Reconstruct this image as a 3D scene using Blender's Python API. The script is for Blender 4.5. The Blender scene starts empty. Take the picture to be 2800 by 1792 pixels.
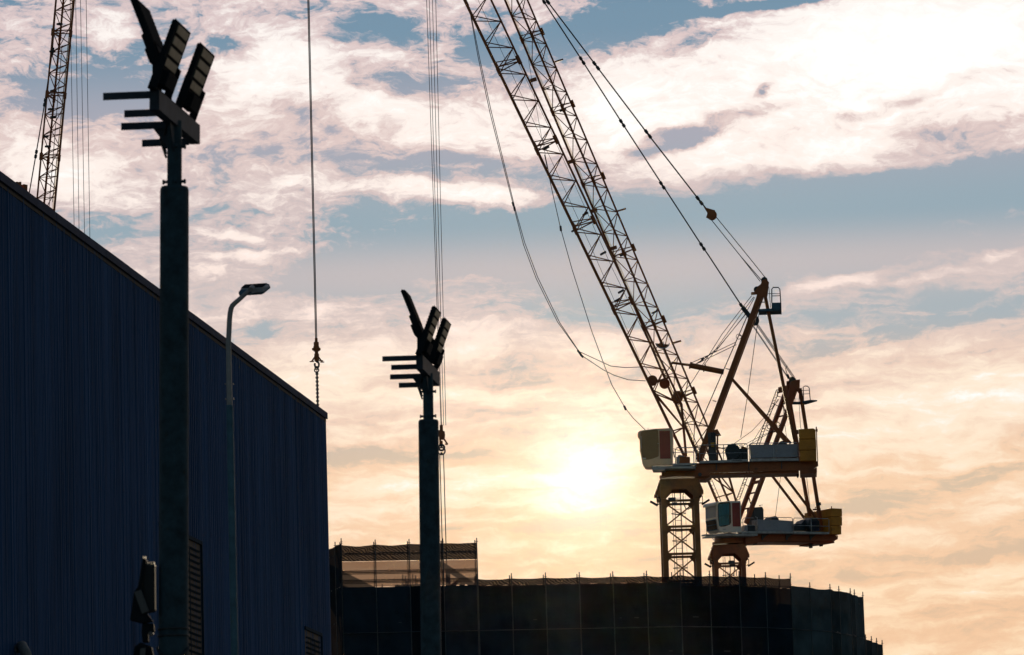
import bpy, bmesh, math, random
from mathutils import Vector as V, Matrix
R = math.radians
random.seed(7)
scene = bpy.context.scene
COL = scene.collection

# ------------------------------------------------------------------ camera
W_PX, H_PX, F_PX = 2800.0, 1792.0, 11800.0      # survey of the photograph
PITCH, ROLL = math.atan(1782.0/F_PX), 0.030
CAM = V((0, 0, 1.6))
_f = V((0, math.cos(PITCH), math.sin(PITCH)))
_r0 = V((1, 0, 0)); _u0 = V((0, -math.sin(PITCH), math.cos(PITCH)))
_r = _r0*math.cos(ROLL) - _u0*math.sin(ROLL)
_u = _r0*math.sin(ROLL) + _u0*math.cos(ROLL)
cd = bpy.data.cameras.new('camera'); cam = bpy.data.objects.new('camera', cd); COL.objects.link(cam)
cam.matrix_world = Matrix(((_r.x, _u.x, -_f.x, CAM.x), (_r.y, _u.y, -_f.y, CAM.y), (_r.z, _u.z, -_f.z, CAM.z), (0, 0, 0, 1)))
cd.sensor_width = 36; cd.lens = 36*F_PX/W_PX; cd.clip_end = 20000; cd.clip_start = 0.5
cd.dof.use_dof = True; cd.dof.focus_distance = 262; cd.dof.aperture_fstop = 11
scene.camera = cam

CROP = dict(G=(0, 0, 1/1.1638), C2=(1650, 900, 3.08), C3=(1650, 1150, 3.08), C4=(1750, 700, 3.08), C5=(1200, 0, 3.08),
            C6=(1400, 400, 2.5667), C7=(1000, 740, 2.75), L6=(200, 0, 3.08), N1=(850, 1440, 4.375), N2=(1300, 1500, 4.0117),
            N3=(1850, 1500, 4.0117), S4=(580, 740, 3.85), K8=(300, 1400, 3.93), K1=(0, 0, 2.406), K5=(0, 400, 5.133),
            Q1=(1900, 1340, 5.47), Q2=(1730, 1150, 7.7), Q3=(2000, 1150, 7.7), Q4=(1780, 1280, 4.8125), X=(0, 0, 1))
def pt(tag, x, y):
    ox, oy, s = CROP[tag]
    return (ox + x/s, oy + y/s)
def ray(p):
    return (_f + _r*((p[0]-W_PX/2)/F_PX) - _u*((p[1]-H_PX/2)/F_PX))
def at(p, Y):                                   # survey point p at ground distance Y
    d = ray(p); return CAM + d*((Y-CAM.y)/d.y)
def hit(p, c, n):                               # survey point p on the plane through c with normal n
    d = ray(p); return CAM + d*((c-CAM).dot(n)/d.dot(n))

# ------------------------------------------------------------------ mesh helper
class MB:
    def __init__(s): s.v = []; s.f = []; s.sm = []
    def add(s, vs, fs, smooth=False):
        o = len(s.v); s.v += [V(x) for x in vs]
        for f in fs: s.f.append([i+o for i in f]); s.sm.append(smooth)
    def tube(s, p0, p1, r, n=8, r1=None, cap=True):
        p0, p1 = V(p0), V(p1); d = p1-p0
        if d.length < 1e-6: return s
        d.normalize(); a = d.orthogonal().normalized(); b = d.cross(a); r1 = r if r1 is None else r1
        vs = []
        for p, q in ((p0, r), (p1, r1)):
            for k in range(n):
                t = 2*math.pi*k/n; vs.append(p + (a*math.cos(t)+b*math.sin(t))*q)
        s.add(vs, [[k, (k+1) % n, n+(k+1) % n, n+k] for k in range(n)], n > 5)
        if cap: s.add(vs, [list(range(n))[::-1], list(range(n, 2*n))])
        return s
    def path(s, pts, r, n=8):
        pts = [V(p) for p in pts]; m = len(pts); rs = r if isinstance(r, (list, tuple)) else [r]*m
        a = None; vs = []
        for i, p in enumerate(pts):
            d = (pts[min(i+1, m-1)]-pts[max(i-1, 0)]).normalized()
            if a is None: a = d.orthogonal().normalized()
            a = (a - d*a.dot(d)).normalized(); b = d.cross(a)
            for k in range(n):
                t = 2*math.pi*k/n; vs.append(p + (a*math.cos(t)+b*math.sin(t))*rs[i])
        fs = [[i*n+k, i*n+(k+1) % n, (i+1)*n+(k+1) % n, (i+1)*n+k] for i in range(m-1) for k in range(n)]
        s.add(vs, fs, True); s.add(vs[:n], [list(range(n))[::-1]]); s.add(vs[-n:], [list(range(n))])
        return s
    def prism(s, poly, off, off0=None):
        poly = [V(p) for p in poly]; off = V(off); n = len(poly)
        if off0 is not None: poly = [p+V(off0) for p in poly]
        vs = poly + [p+off for p in poly]
        s.add(vs, [list(range(n)), list(range(2*n-1, n-1, -1))] + [[k, n+k, n+(k+1) % n, (k+1) % n] for k in range(n)])
        return s
    def bar(s, p0, p1, w, h, side):             # rectangular bar: w along side, h across
        p0, p1 = V(p0), V(p1); d = (p1-p0).normalized(); a = (V(side)-d*V(side).dot(d)).normalized(); b = d.cross(a)
        q = [a*(w/2)+b*(h/2), a*(-w/2)+b*(h/2), a*(-w/2)+b*(-h/2), a*(w/2)+b*(-h/2)]
        return s.prism([p0+x for x in q], p1-p0)
    def box(s, c, ax, ay, az):                  # half vectors
        c, ax, ay, az = V(c), V(ax), V(ay), V(az)
        return s.prism([c-ax-ay-az, c+ax-ay-az, c+ax+ay-az, c-ax+ay-az], az*2)
    def disc(s, c, axis, r, h, n=20):
        axis = V(axis).normalized(); return s.tube(V(c)-axis*h/2, V(c)+axis*h/2, r, n)
    def ring(s, c, axis, r, rt, n=20, m=6):
        axis = V(axis).normalized(); a = axis.orthogonal().normalized(); b = axis.cross(a)
        vs = []
        for i in range(n):
            t = 2*math.pi*i/n; d = a*math.cos(t)+b*math.sin(t)
            for k in range(m):
                q = 2*math.pi*k/m; vs.append(V(c)+d*(r+rt*math.cos(q))+axis*rt*math.sin(q))
        s.add(vs, [[i*m+k, ((i+1) % n)*m+k, ((i+1) % n)*m+(k+1) % m, i*m+(k+1) % m] for i in range(n) for k in range(m)], True)
        return s
    def build(s, name, m, parent=None, bevel=0):
        me = bpy.data.meshes.new(name)
        o = bpy.data.objects.new(name, me); COL.objects.link(o)
        loc = V((0, 0, 0))
        if parent is not None:
            o.parent = parent; q = parent
            while q is not None: loc += q.location; q = q.parent
        me.from_pydata([p-loc for p in s.v], [], s.f)
        for i, p in enumerate(me.polygons): p.use_smooth = s.sm[i]
        bm = bmesh.new(); bm.from_mesh(me); bmesh.ops.recalc_face_normals(bm, faces=bm.faces); bm.to_mesh(me); bm.free()
        me.materials.append(m)
        if bevel:
            b = o.modifiers.new('bevel', 'BEVEL'); b.width = bevel; b.segments = 2; b.limit_method = 'ANGLE'; b.angle_limit = R(40)
        return o

def build_each(mb, name, m, parent=None, bevel=0, pad=.04):
    """one object per cluster of touching shapes"""
    par = list(range(len(mb.v)))
    def find(a):
        while par[a] != a: par[a] = par[par[a]]; a = par[a]
        return a
    seen = {}
    for i, p in enumerate(mb.v):
        k = (round(p.x, 4), round(p.y, 4), round(p.z, 4))
        if k in seen: par[find(i)] = find(seen[k])
        else: seen[k] = i
    for f in mb.f:
        for q in f[1:]: par[find(q)] = find(f[0])
    box = {}
    for i, p in enumerate(mb.v):
        b = box.setdefault(find(i), [V(p), V(p)])
        for k in range(3): b[0][k] = min(b[0][k], p[k]); b[1][k] = max(b[1][k], p[k])
    ks = list(box); cl = {k: k for k in ks}
    def f2(a):
        while cl[a] != a: a = cl[a]
        return a
    for i, a in enumerate(ks):
        for b in ks[i+1:]:
            if all(box[a][0][k]-pad <= box[b][1][k] and box[b][0][k]-pad <= box[a][1][k] for k in range(3)): cl[f2(b)] = f2(a)
    out = {}
    for f, sm in zip(mb.f, mb.sm):
        n = out.setdefault(f2(find(f[0])), MB()); o = len(n.v); n.v += [mb.v[i] for i in f]; n.f.append(list(range(o, o+len(f)))); n.sm.append(sm)
    res = []
    for n in out.values():
        o = n.build(name, m, parent, bevel); me = o.data
        bm = bmesh.new(); bm.from_mesh(me); bmesh.ops.remove_doubles(bm, verts=bm.verts, dist=1e-5); bmesh.ops.recalc_face_normals(bm, faces=bm.faces); bm.to_mesh(me); bm.free(); res.append(o)
    return res[0]
def tag(o, label=None, cat=None, group=None, kind=None):
    if label: o['label'] = label
    if cat: o['category'] = cat
    if group: o['group'] = group
    if kind: o['kind'] = kind
    return o
def empty(name, loc, label=None, cat=None, group=None):
    o = bpy.data.objects.new(name, None); COL.objects.link(o); o.location = loc; o.empty_display_size = .3
    return tag(o, label, cat, group)

# ------------------------------------------------------------------ materials
def lin(c):
    return tuple(((x/255)/12.92 if x/255 <= .04045 else ((x/255+.055)/1.055)**2.4) for x in c) + (1,)
def mat(name, col, rough=.6, metal=0, var=.25, scale=3.0, bump=0, streak=False, rust=None, spec=.5):
    m = bpy.data.materials.new(name); m.use_nodes = True; nt = m.node_tree; N = nt.nodes; L = nt.links
    b = N['Principled BSDF']; b.inputs['Roughness'].default_value = rough; b.inputs['Metallic'].default_value = metal
    b.inputs['Specular IOR Level'].default_value = spec
    tc = N.new('ShaderNodeTexCoord'); mp = N.new('ShaderNodeMapping'); L.new(tc.outputs['Object'], mp.inputs[0])
    mp.inputs['Scale'].default_value = (scale, scale, scale*(.12 if streak else 1))
    nz = N.new('ShaderNodeTexNoise'); nz.inputs['Detail'].default_value = 6; nz.inputs['Scale'].default_value = 1; nz.inputs['Roughness'].default_value = .65
    L.new(mp.outputs[0], nz.inputs['Vector'])
    rp = N.new('ShaderNodeValToRGB'); L.new(nz.outputs['Fac'], rp.inputs[0])
    rp.color_ramp.elements[0].position = .3; rp.color_ramp.elements[1].position = .72
    rp.color_ramp.elements[0].color = tuple(c*(1-var) for c in col[:3])+(1,)
    rp.color_ramp.elements[1].color = tuple(min(1, c*(1+var)) for c in col[:3])+(1,)
    if rust:
        e = rp.color_ramp.elements.new(.80); e.color = tuple(rust)+(1,)
        rp.color_ramp.elements[1].position = .60
    L.new(rp.outputs[0], b.inputs['Base Color'])
    if bump:
        bp = N.new('ShaderNodeBump'); bp.inputs['Strength'].default_value = bump; bp.inputs['Distance'].default_value = .02
        L.new(nz.outputs['Fac'], bp.inputs['Height']); L.new(bp.outputs[0], b.inputs['Normal'])
    return m
M = {}
M['orange'] = mat('crane_orange_paint', (.22, .068, .004), .5, 0, .4, .8, rust=(.09, .028, .007))
M['orange_dark'] = mat('boom_orange_paint', (.24, .058, .006), .55, 0, .3, .8, rust=(.03, .012, .006))
M['orange_red'] = mat('crane_red_orange_paint', (.25, .048, .005), .5, 0, .3, .8, rust=(.08, .02, .006))
M['yellow'] = mat('counterweight_yellow_paint', (.50, .185, .008), .6, 0, .25, 1.2, rust=(.06, .03, .012))
M['white'] = mat('cab_white_paint', (.76, .66, .58), .35, 0, .06, 1.0)
M['red'] = mat('cab_red_panel', (.22, .012, .014), .4, 0, .15, 1.0)
M['glass'] = mat('cab_dark_glass', (.045, .032, .022), .08, 0, .1, 1.0)
M['glare_white'] = mat('cab_white_glare_tint', (.84, .57, .36), .4, 0, .06, 1.0)  # white cab paint with the warm veil of sun glare mixed into its colour
M['glare_glass'] = mat('cab_glass_glare_tint', (.33, .165, .06), .4, 0, .12, 1.0)  # cab glass, its tan colour painted in to imitate the sun's glare
M['glare_red'] = mat('cab_red_glare_tint', (.36, .06, .03), .4, 0, .15, 1.0)  # cab red made lighter and more orange to carry the same painted glare
M['curtain'] = mat('cab_teal_curtain', (.02, .16, .21), .8, 0, .35, 9.0, streak=True)
M['grey_panel'] = mat('grey_sheet_panel', (.26, .27, .31), .5, 0, .12, 1.2)
M['galv'] = mat('galvanised_deck', (.34, .34, .35), .45, .3, .35, 3.0)
M['machine'] = mat('winch_blue_black', (.012, .022, .032), .5, 0, .3, 2.0)
M['blue_box'] = mat('dark_blue_box', (.012, .03, .09), .5, 0, .2, 2.0)
M['cabinet'] = mat('dark_grey_cabinet', (.055, .052, .055), .55, 0, .2, 2.0)
M['rope'] = mat('steel_rope', (.022, .026, .032), .6, .2, .2, 5.0)
M['rope_light'] = mat('light_steel_rope', (.11, .14, .165), .5, .3, .2, 5.0)
M['lampyellow'] = mat('yellow_lamp_cover', (.5, .25, .01), .35, 0, .1, 2.0)
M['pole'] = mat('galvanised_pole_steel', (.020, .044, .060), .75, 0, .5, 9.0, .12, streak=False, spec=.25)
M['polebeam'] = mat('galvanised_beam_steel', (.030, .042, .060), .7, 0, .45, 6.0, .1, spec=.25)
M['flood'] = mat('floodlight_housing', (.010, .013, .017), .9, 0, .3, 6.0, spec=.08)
M['led'] = mat('led_module_lens', (.21, .20, .16), .5, 0, .25, 10.0, spec=.2)
M['lamp'] = mat('street_lamp_paint', (.24, .225, .225), .45, 0, .2, 5.0, spec=.3)
M['lampfin'] = mat('street_lamp_fins', (.06, .125, .17), .8, 0, .25, 5.0, spec=.15)
M['clad'] = mat('blue_corrugated_cladding', (.032, .078, .178), .85, 0, .32, .9, streak=True, spec=.08)
M['cap'] = mat('parapet_flashing', (.055, .065, .105), .9, 0, .25, 1.5, spec=.1)
M['void'] = mat('louvre_dark_recess', (.004, .005, .007), .8)
M['slat'] = mat('louvre_blue_slats', (.007, .028, .048), .9, 0, .2, 3, spec=.05)
M['pipe'] = mat('grey_vent_pipe', (.15, .145, .145), .8, 0, .2, 3)
M['scaff'] = mat('scaffold_tube', (.022, .036, .048), .6, 0, .3, 3)
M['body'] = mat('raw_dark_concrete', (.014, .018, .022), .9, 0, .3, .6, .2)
M['ground'] = mat('ground_gravel', (.16, .15, .13), .95, 0, .3, .3, .3)
M['road'] = mat('road_asphalt', (.05, .05, .052), .9, 0, .25, 2, .2)
M['hook'] = mat('hook_block_orange', (.26, .075, .018), .5, 0, .3, 2)

def net_mat(name, keep, moire=False, tint=(1, .86, .72), col=(.009, .017, .026), glow=0):
    m = bpy.data.materials.new(name); m.use_nodes = True; nt = m.node_tree; N = nt.nodes; L = nt.links
    for n in list(N): N.remove(n)
    out = N.new('ShaderNodeOutputMaterial'); mix = N.new('ShaderNodeMixShader')
    tr = N.new('ShaderNodeBsdfTransparent'); tr.inputs[0].default_value = tint+(1,)
    df = N.new('ShaderNodeBsdfDiffuse')
    tc = N.new('ShaderNodeTexCoord')
    nz = N.new('ShaderNodeTexNoise'); nz.inputs['Scale'].default_value = .7; nz.inputs['Detail'].default_value = 5
    L.new(tc.outputs['Object'], nz.inputs['Vector'])
    rp = N.new('ShaderNodeValToRGB'); L.new(nz.outputs['Fac'], rp.inputs[0])
    rp.color_ramp.elements[0].position = .3; rp.color_ramp.elements[1].position = .75
    rp.color_ramp.elements[0].color = tuple(c*.7 for c in col)+(1,); rp.color_ramp.elements[1].color = tuple(c*1.4 for c in col)+(1,)
    L.new(rp.outputs[0], df.inputs[0])
    oi = N.new('ShaderNodeObjectInfo'); mr0 = N.new('ShaderNodeMapRange'); L.new(oi.outputs['Random'], mr0.inputs[0])
    mr0.inputs[3].default_value = .6; mr0.inputs[4].default_value = 1.5
    vmx = N.new('ShaderNodeVectorMath'); vmx.operation = 'SCALE'; L.new(rp.outputs[0], vmx.inputs[0]); L.new(mr0.outputs[0], vmx.inputs[3]); L.new(vmx.outputs[0], df.inputs[0])
    if glow:                                    # woven threads let some of the sky's light through
        tl = N.new('ShaderNodeBsdfTranslucent'); tl.inputs[0].default_value = (glow, glow*.8, glow*.68, 1)
        ad = N.new('ShaderNodeAddShader'); L.new(df.outputs[0], ad.inputs[0]); L.new(tl.outputs[0], ad.inputs[1]); df = ad
    L.new(tr.outputs[0], mix.inputs[1]); L.new(df.outputs[0], mix.inputs[2]); L.new(mix.outputs[0], out.inputs[0])
    if moire:                                   # two overlapping woven nets: wavy open and closed patches
        mp = N.new('ShaderNodeMapping'); mp.inputs['Scale'].default_value = (1.0, 1.0, 1.6); L.new(tc.outputs['Object'], mp.inputs[0])
        wv = N.new('ShaderNodeTexWave'); wv.inputs['Scale'].default_value = 2.6; wv.inputs['Distortion'].default_value = 7
        wv.inputs['Detail'].default_value = 2.0; wv.inputs['Detail Scale'].default_value = .8; wv.bands_direction = 'DIAGONAL'
        L.new(mp.outputs[0], wv.inputs['Vector'])
        mr = N.new('ShaderNodeMapRange'); L.new(wv.outputs['Fac'], mr.inputs[0])
        mr.inputs['From Min'].default_value = .45; mr.inputs['From Max'].default_value = .85
        mr.inputs['To Min'].default_value = keep; mr.inputs['To Max'].default_value = keep-.055
        L.new(mr.outputs[0], mix.inputs[0])
    else:
        mix.inputs[0].default_value = keep
    return m
M['net'] = net_mat('scaffold_mesh_net', .80, False, (1, .76, .61), glow=.075)
M['net_tight'] = net_mat('scaffold_tight_net', .995)
M['net_side'] = net_mat('scaffold_side_net', .998, col=(.042, .064, .076))
M['net_double'] = net_mat('scaffold_double_net', .985, True)
M['grating'] = net_mat('boom_walkway_grating', .13, False, (1, .97, .9), (.25, .22, .18))

# ------------------------------------------------------------------ ground and road
g = MB(); g.add([(-1400, -1400, 0), (1400, -1400, 0), (1400, 1400, 0), (-1400, 1400, 0)], [[0, 1, 2, 3]])
tag(g.build('ground', M['ground']), kind='structure')
g = MB(); g.add([(-60, 8, .004), (60, 8, .004), (60, 26, .004), (-60, 26, .004)], [[0, 1, 2, 3]])
tag(g.build('road', M['road']), kind='structure')

# ------------------------------------------------------------------ tower cranes
class Crane:
    def __init__(s, px, Y, heading):
        c = at(px, Y); s.c = V((c.x, c.y, 0))
        s.e = V((math.cos(R(heading)), math.sin(R(heading)), 0))
        n = V((s.e.y, -s.e.x, 0)); s.n = n if n.y > 0 else -n
        s.z = V((0, 0, 1))
    def P(s, tg, x, y, t=0):
        return hit(pt(tg, x, y), s.c+s.n*t, s.n)
    def poly(s, tg, pts, t): return [s.P(tg, x, y, t) for x, y in pts]

def boom(cr, root, foot, bmid, tA, tB, npan, ntot, bend, tfoot, w, joints, walkway_t, r=.06, mt='orange_dark'):
    """triangular lattice jib: bottom chords at lateral +-w/2 through foot-bmid, one top chord with nodes from tA"""
    d = (bmid-foot).normalized(); step = (tA-tB)/npan               # tA is npan panels above tB
    ud = step.normalized()
    nodes = [tA + step*k for k in range(ntot-1, -1, -1)]
    k = 1
    while (bend - (tA-step*k)).dot(ud) < -.6: nodes.append(tA-step*k); k += 1
    n = cr.n
    bn = []
    for i in range(len(nodes)-1):
        m = (nodes[i]+nodes[i+1])/2; bn.append(foot+d*((m-foot).dot(d)))
    last = nodes[-1]-step*.5; bn.append(foot+d*((last-foot).dot(d)))
    tip = nodes[0]+step*.8; tipb = foot+d*((tip-foot).dot(d))
    br = tag(MB().tube(tip, bend, r*.95, 8).build('boom', M[mt], root))
    m = MB().tube(bend, tfoot, r*1.15, 8)
    m.build('top_chord_foot', M[mt], br)
    for sgn in (-1, 1):
        o = n*(w/2*sgn)
        MB().tube(tipb+o, foot+o, r*1.12, 8).build('bottom_chord', M[mt], br)
    lac = MB(); q = r*.52
    for i, b in enumerate(bn):
        for sgn in (-1, 1):
            o = n*(w/2*sgn)
            lac.tube(nodes[i], b+o, q, 5, cap=False)
            if i+1 < len(nodes): lac.tube(b+o, nodes[i+1], q, 5, cap=False)
            if i > 0:
                lac.tube(bn[i-1]+o*(1 if i % 2 else -1), b-o*(1 if i % 2 else -1), q*.9, 5, cap=False) if sgn > 0 else None
        lac.tube(b+n*w/2, b-n*w/2, q*.9, 5, cap=False)
    lac.tube(bn[-1]+n*w/2, bend, q*1.3, 5); lac.tube(bn[-1]-n*w/2, bend, q*1.3, 5)
    bl = foot+d*((bend-foot).dot(d))*.55
    for sgn in (-1, 1):
        lac.tube(bend+(tfoot-bend)*.45, bl+n*w/2*sgn, q*1.2, 5); lac.tube(bend+(tfoot-bend)*.45, bn[-1]+n*w/2*sgn, q*1.5, 5)
    lac.build('lacing', M[mt], br)
    for jx in joints: 
        jt = MB()                                               # section joints with a double cross frame
        c = jx; m1 = foot+d*((c-foot).dot(d))
        jt.tube(c-ud*.28, c+ud*.28, r*1.9, 8)
        for sgn in (-1, 1):
            o = n*(w/2*sgn); m2 = m1+d*.33
            jt.tube(m1+o-d*.25, m1+o+d*.25, r*1.6, 8)
            jt.tube(c+ud*.1, m2+o, q, 5); jt.tube(c-ud*.1, m1+o, q*1.2, 5)
        jt.build('section_joint', M[mt], br)
    if walkway_t:
        wk = MB(); s0 = walkway_t
        a0, a1 = foot+d*4+n*s0*w/2, tipb+n*s0*w/2; off = n*(-s0*.26)
        up = (tip-tipb).normalized()*.05
        wk.prism([a0+up, a1+up, a1+up+off, a0+up+off], up*.3)
        wk.build('walkway', M['grating'], br)
    return br, d, tip, tipb, ud

def lug(cr, br, p, d, mt='orange_dark'):
    MB().box(p+d*.22, d*.2, cr.n*.25, d.cross(cr.n)*.07).build('guide_lug', M[mt], br)

def mast(cr, root, legs, head, ang, floor_z, wid, cross_z, mt='orange'):
    """square lattice mast: four box legs, double horizontals, one X per bay"""
    a = R(ang); ex = V((math.cos(a), math.sin(a), 0)); ey = V((-math.sin(a), math.cos(a), 0))
    c = cr.c; h = wid/2; lw = legs
    cor = [(-1, -1), (1, -1), (1, 1), (-1, 1)]
    ms = MB()
    ms.bar(c+ex*(-h)+ey*(-h)+V((0, 0, floor_z)), c+ex*(-h)+ey*(-h)+V((0, 0, head)), lw, lw, ex)
    mo = ms.build('mast', M[mt], root)
    for sx, sy in cor[1:]:
        q = c+ex*(h*sx)+ey*(h*sy)
        MB().bar(q+V((0, 0, floor_z)), q+V((0, 0, head)), lw, lw, ex).build('leg', M[mt], mo)
    br = MB()
    for i, z in enumerate(cross_z):
        Z = V((0, 0, z)); zl = V((0, 0, cross_z[i+1])) if i+1 < len(cross_z) else None
        for k in range(4):
            (x0, y0), (x1, y1) = cor[k], cor[(k+1) % 4]
            p, q = c+ex*(h*x0)+ey*(h*y0)+Z, c+ex*(h*x1)+ey*(h*y1)+Z
            u = (q-p).normalized(); p += u*lw*.5; q -= u*lw*.5
            br.bar(p, q, .14, .14, V((0, 0, 1)))
            if zl is not None:
                p2, q2 = p.copy(), q.copy(); p2.z = q2.z = zl.z
                if k in (0, 1):
                    off = (ey if k == 0 else ex)*(-.03)
                    br.bar(p+off+V((0, 0, -.2)), q2+off+V((0, 0, .12)), .14, .08, u.cross(V((0, 0, 1))))
                    br.bar(q-off+V((0, 0, -.2)), p2-off+V((0, 0, .12)), .14, .08, u.cross(V((0, 0, 1))))
                # gusset plates at the leg
                for pp, uu in ((p, u), (q, -u)):
                    for dz in (-.0, ):
                        br.prism([pp+V((0, 0, -.34)), pp+V((0, 0, .10)), pp+uu*.22+V((0, 0, .05)), pp+uu*.22+V((0, 0, -.12))], uu.cross(V((0, 0, 1)))*.03)
    br.build('bracing', M[mt], mo)
    ld = MB(); lz0, lz1 = floor_z, cross_z[0]
    lc = c-ex*.05+ey*.35
    for sx in (-.19, .19): ld.tube(lc+ex*sx+V((0, 0, lz0)), lc+ex*sx+V((0, 0, lz1+.6)), .022, 5)
    z = lz0
    while z < lz1+.5: ld.tube(lc+ex*.19+V((0, 0, z)), lc-ex*.19+V((0, 0, z)), .016, 5); z += .34
    for z in cross_z[1:]:
        ld.ring(lc-ey*.3+V((0, 0, z+.9)), (0, 0, 1), .43, .022, 18, 5)
        for q in range(5):
            t = 2*math.pi*q/5; ld.tube(lc-ey*.3+V((.43*math.cos(t), .43*math.sin(t), z+.9)), lc-ey*.3+V((.43*math.cos(t), .43*math.sin(t), z+2.6)), .012, 4)
    ld.build('ladder', M['rope'], mo)
    return mo, ex, ey

def mast_head(cr, root, ex, ey, wid, z0, z1, legw, mt='orange'):
    """portal frame on top of the mast with splayed shoes either side"""
    h = wid/2+legw/2; c = cr.c
    def p(x, z, y): return c+ex*x+ey*y+V((0, 0, z))
    H = z1-z0
    hm = MB()
    front = [(-h+.05, z1), (h-.05, z1), (h+.02, z1-.08*H), (h+.02, z0), (h-legw, z0), (h-legw, z0+.10*H), (h-legw-.42, z0+.46*H), (-h+legw+.42, z0+.46*H), (-h+legw, z0+.10*H), (-h+legw, z0), (-h-.02, z0), (-h-.02, z1-.08*H)]
    for y in (-h-.03, h-.05): hm.prism([p(x, z, y) for x, z in front], ey*.08)
    for x in (-h-.03, h-.05): hm.prism([c+ey*a+V((0, 0, z))+ex*x for a, z in [(-h+.06, z1-.02), (h-.06, z1-.02), (h-.06, z0), (h-legw, z0), (h-legw-.42, z0+.46*H), (-h+legw+.42, z0+.46*H), (-h+legw, z0), (-h+.06, z0)]], ex*.08)
    hm.prism([p(-h+.1, z1-.01, -h+.1), p(h-.1, z1-.01, -h+.1), p(h-.1, z1-.01, h-.1), p(-h+.1, z1-.01, h-.1)], V((0, 0, -.1)))
    ho = hm.build('mast_head', M[mt], root)
    for s in (-1, 1):
        for y in (-h*.75, h*.45):
            prof = [(h+.03, z1-.16*H), (h+.10, z1-.18*H), (h+.30, z0+.38*H), (h+.30, z0+.22*H), (h+.16, z0+.22*H), (h+.16, z0+.05*H), (h+.03, z0-.05*H)]
            MB().prism([p(x*s, z, y) for x, z in prof], ey*.55).build('climbing_shoe', M[mt], ho)
    for s in (-1, 1):                                               # small floodlight boards on arms each side
        a = MB(); b0 = p(s*(h+.02), z0-.28*H, -h+.2)
        a.bar(b0, b0+ex*s*.2, .06, .06, ey); q = b0+ex*s*.22+V((0, 0, -.05))
        a.prism([q+V((0, 0, -.06))-ex*s*.02, q-ex*s*.08+V((0, 0, .02)), q+ex*s*.38+V((0, 0, .30)), q+ex*s*.42+V((0, 0, .2))], ey*.35)
        a.tube(b0+V((0, 0, .1)), b0+V((0, 0, .42)), .03, 5); a.tube(b0+V((0, 0, .42)), b0+ex*s*.2+V((0, 0, .42)), .03, 5); a.tube(b0+ex*s*.2+V((0, 0, .42)), b0+ex*s*.2, .025, 5)
        a.build('floodlight_board', M['flood'], ho)
    return ho

def railing(m, pts, h, n=1, mid=True, r=.022):
    pts = [V(p) for p in pts]
    up = V((0, 0, h))
    m.path([pts[0]]+[pts[0]+up*.93]+[pts[0]+up+(pts[-1]-pts[0]).normalized()*.08]+[pts[-1]+up-(pts[-1]-pts[0]).normalized()*.08]+[pts[-1]+up*.93]+[pts[-1]], r, 6)
    if mid: m.tube(pts[0]+up*.5, pts[-1]+up*.5, r*.8, 5)
    for k in range(1, n):
        q = pts[0].lerp(pts[-1], k/n); m.tube(q, q+up, r, 5)

def ropes(root, name, lines, r, m='rope', n=5):
    for ln in lines:
        MB().path(ln, r, n).build(name, M[m], root)

def pend(root, pts, links, r=.035, m='rope'):
    o = MB().path(pts, r, 6).build('pendant', M[m], root)
    for a, d in links:
        lk = MB(); lk.tube(a-d*.32, a-d*.08, r*2.3, 8); lk.tube(a-d*.1, a+d*.1, r*1.5, 6); lk.tube(a+d*.08, a+d*.32, r*2.3, 8); lk.build('link', M['machine'], o)
    return o

def sag(p, q, n=14, s=.5):
    return [p.lerp(q, i/n)+V((0, 0, -4*s*(i/n)*(1-i/n))) for i in range(n+1)]

# ---------------------------------------------------- crane one: the near one, upper deck
K1c = Crane(pt('C3', 630, 500), 261, 176)
c1 = empty('tower_crane', K1c.c, 'near luffing tower crane with backlit cab, higher deck and standing on the taller mast', 'crane', 'luffing tower cranes')
P = K1c.P; n = K1c.n; e = K1c.e; E = -e
zc = [P('Q4', 370, y, -1.05).z for y in (428, 770, 1130)]
bay = zc[1]-zc[2]
cz = list(zc)
while cz[-1]-bay > 1: cz.append(cz[-1]-bay)
cz.append(.3)
mo1, ex1, ey1 = mast(K1c, c1, .33, P('Q4', 370, 400, -1.0).z, 1.2, 0, 1.98, cz)
mast_head(K1c, c1, ex1, ey1, 1.98, P('Q4', 370, 410, -1.0).z+.06, P('Q4', 370, 145, -1.0).z, .33)
ph = MB(); q = P('Q4', 275, 413, -1.1); ph.box(q, ex1*.22, ey1*.25, V((0, 0, .09))); q = P('Q4', 310, 473, -1.1); ph.box(q, ex1*.15, ey1*.2, V((0, 0, .08)))
build_each(ph, 'junction_box', M['cabinet'], c1)
hs = MB(); hs.path([P('Q4', 425, 305), P('Q4', 422, 400), P('Q4', 432, 480), P('Q4', 455, 530), P('Q4', 490, 545), P('Q4', 525, 525), P('Q4', 533, 500)], .03, 6)
hs.path([P('Q4', 603, 480), P('Q4', 612, 860), P('Q4', 603, 900), P('Q4', 610, 1100), P('Q4', 606, 1400)], .03, 6)
build_each(hs, 'cable_hose', M['rope'], c1)
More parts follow.
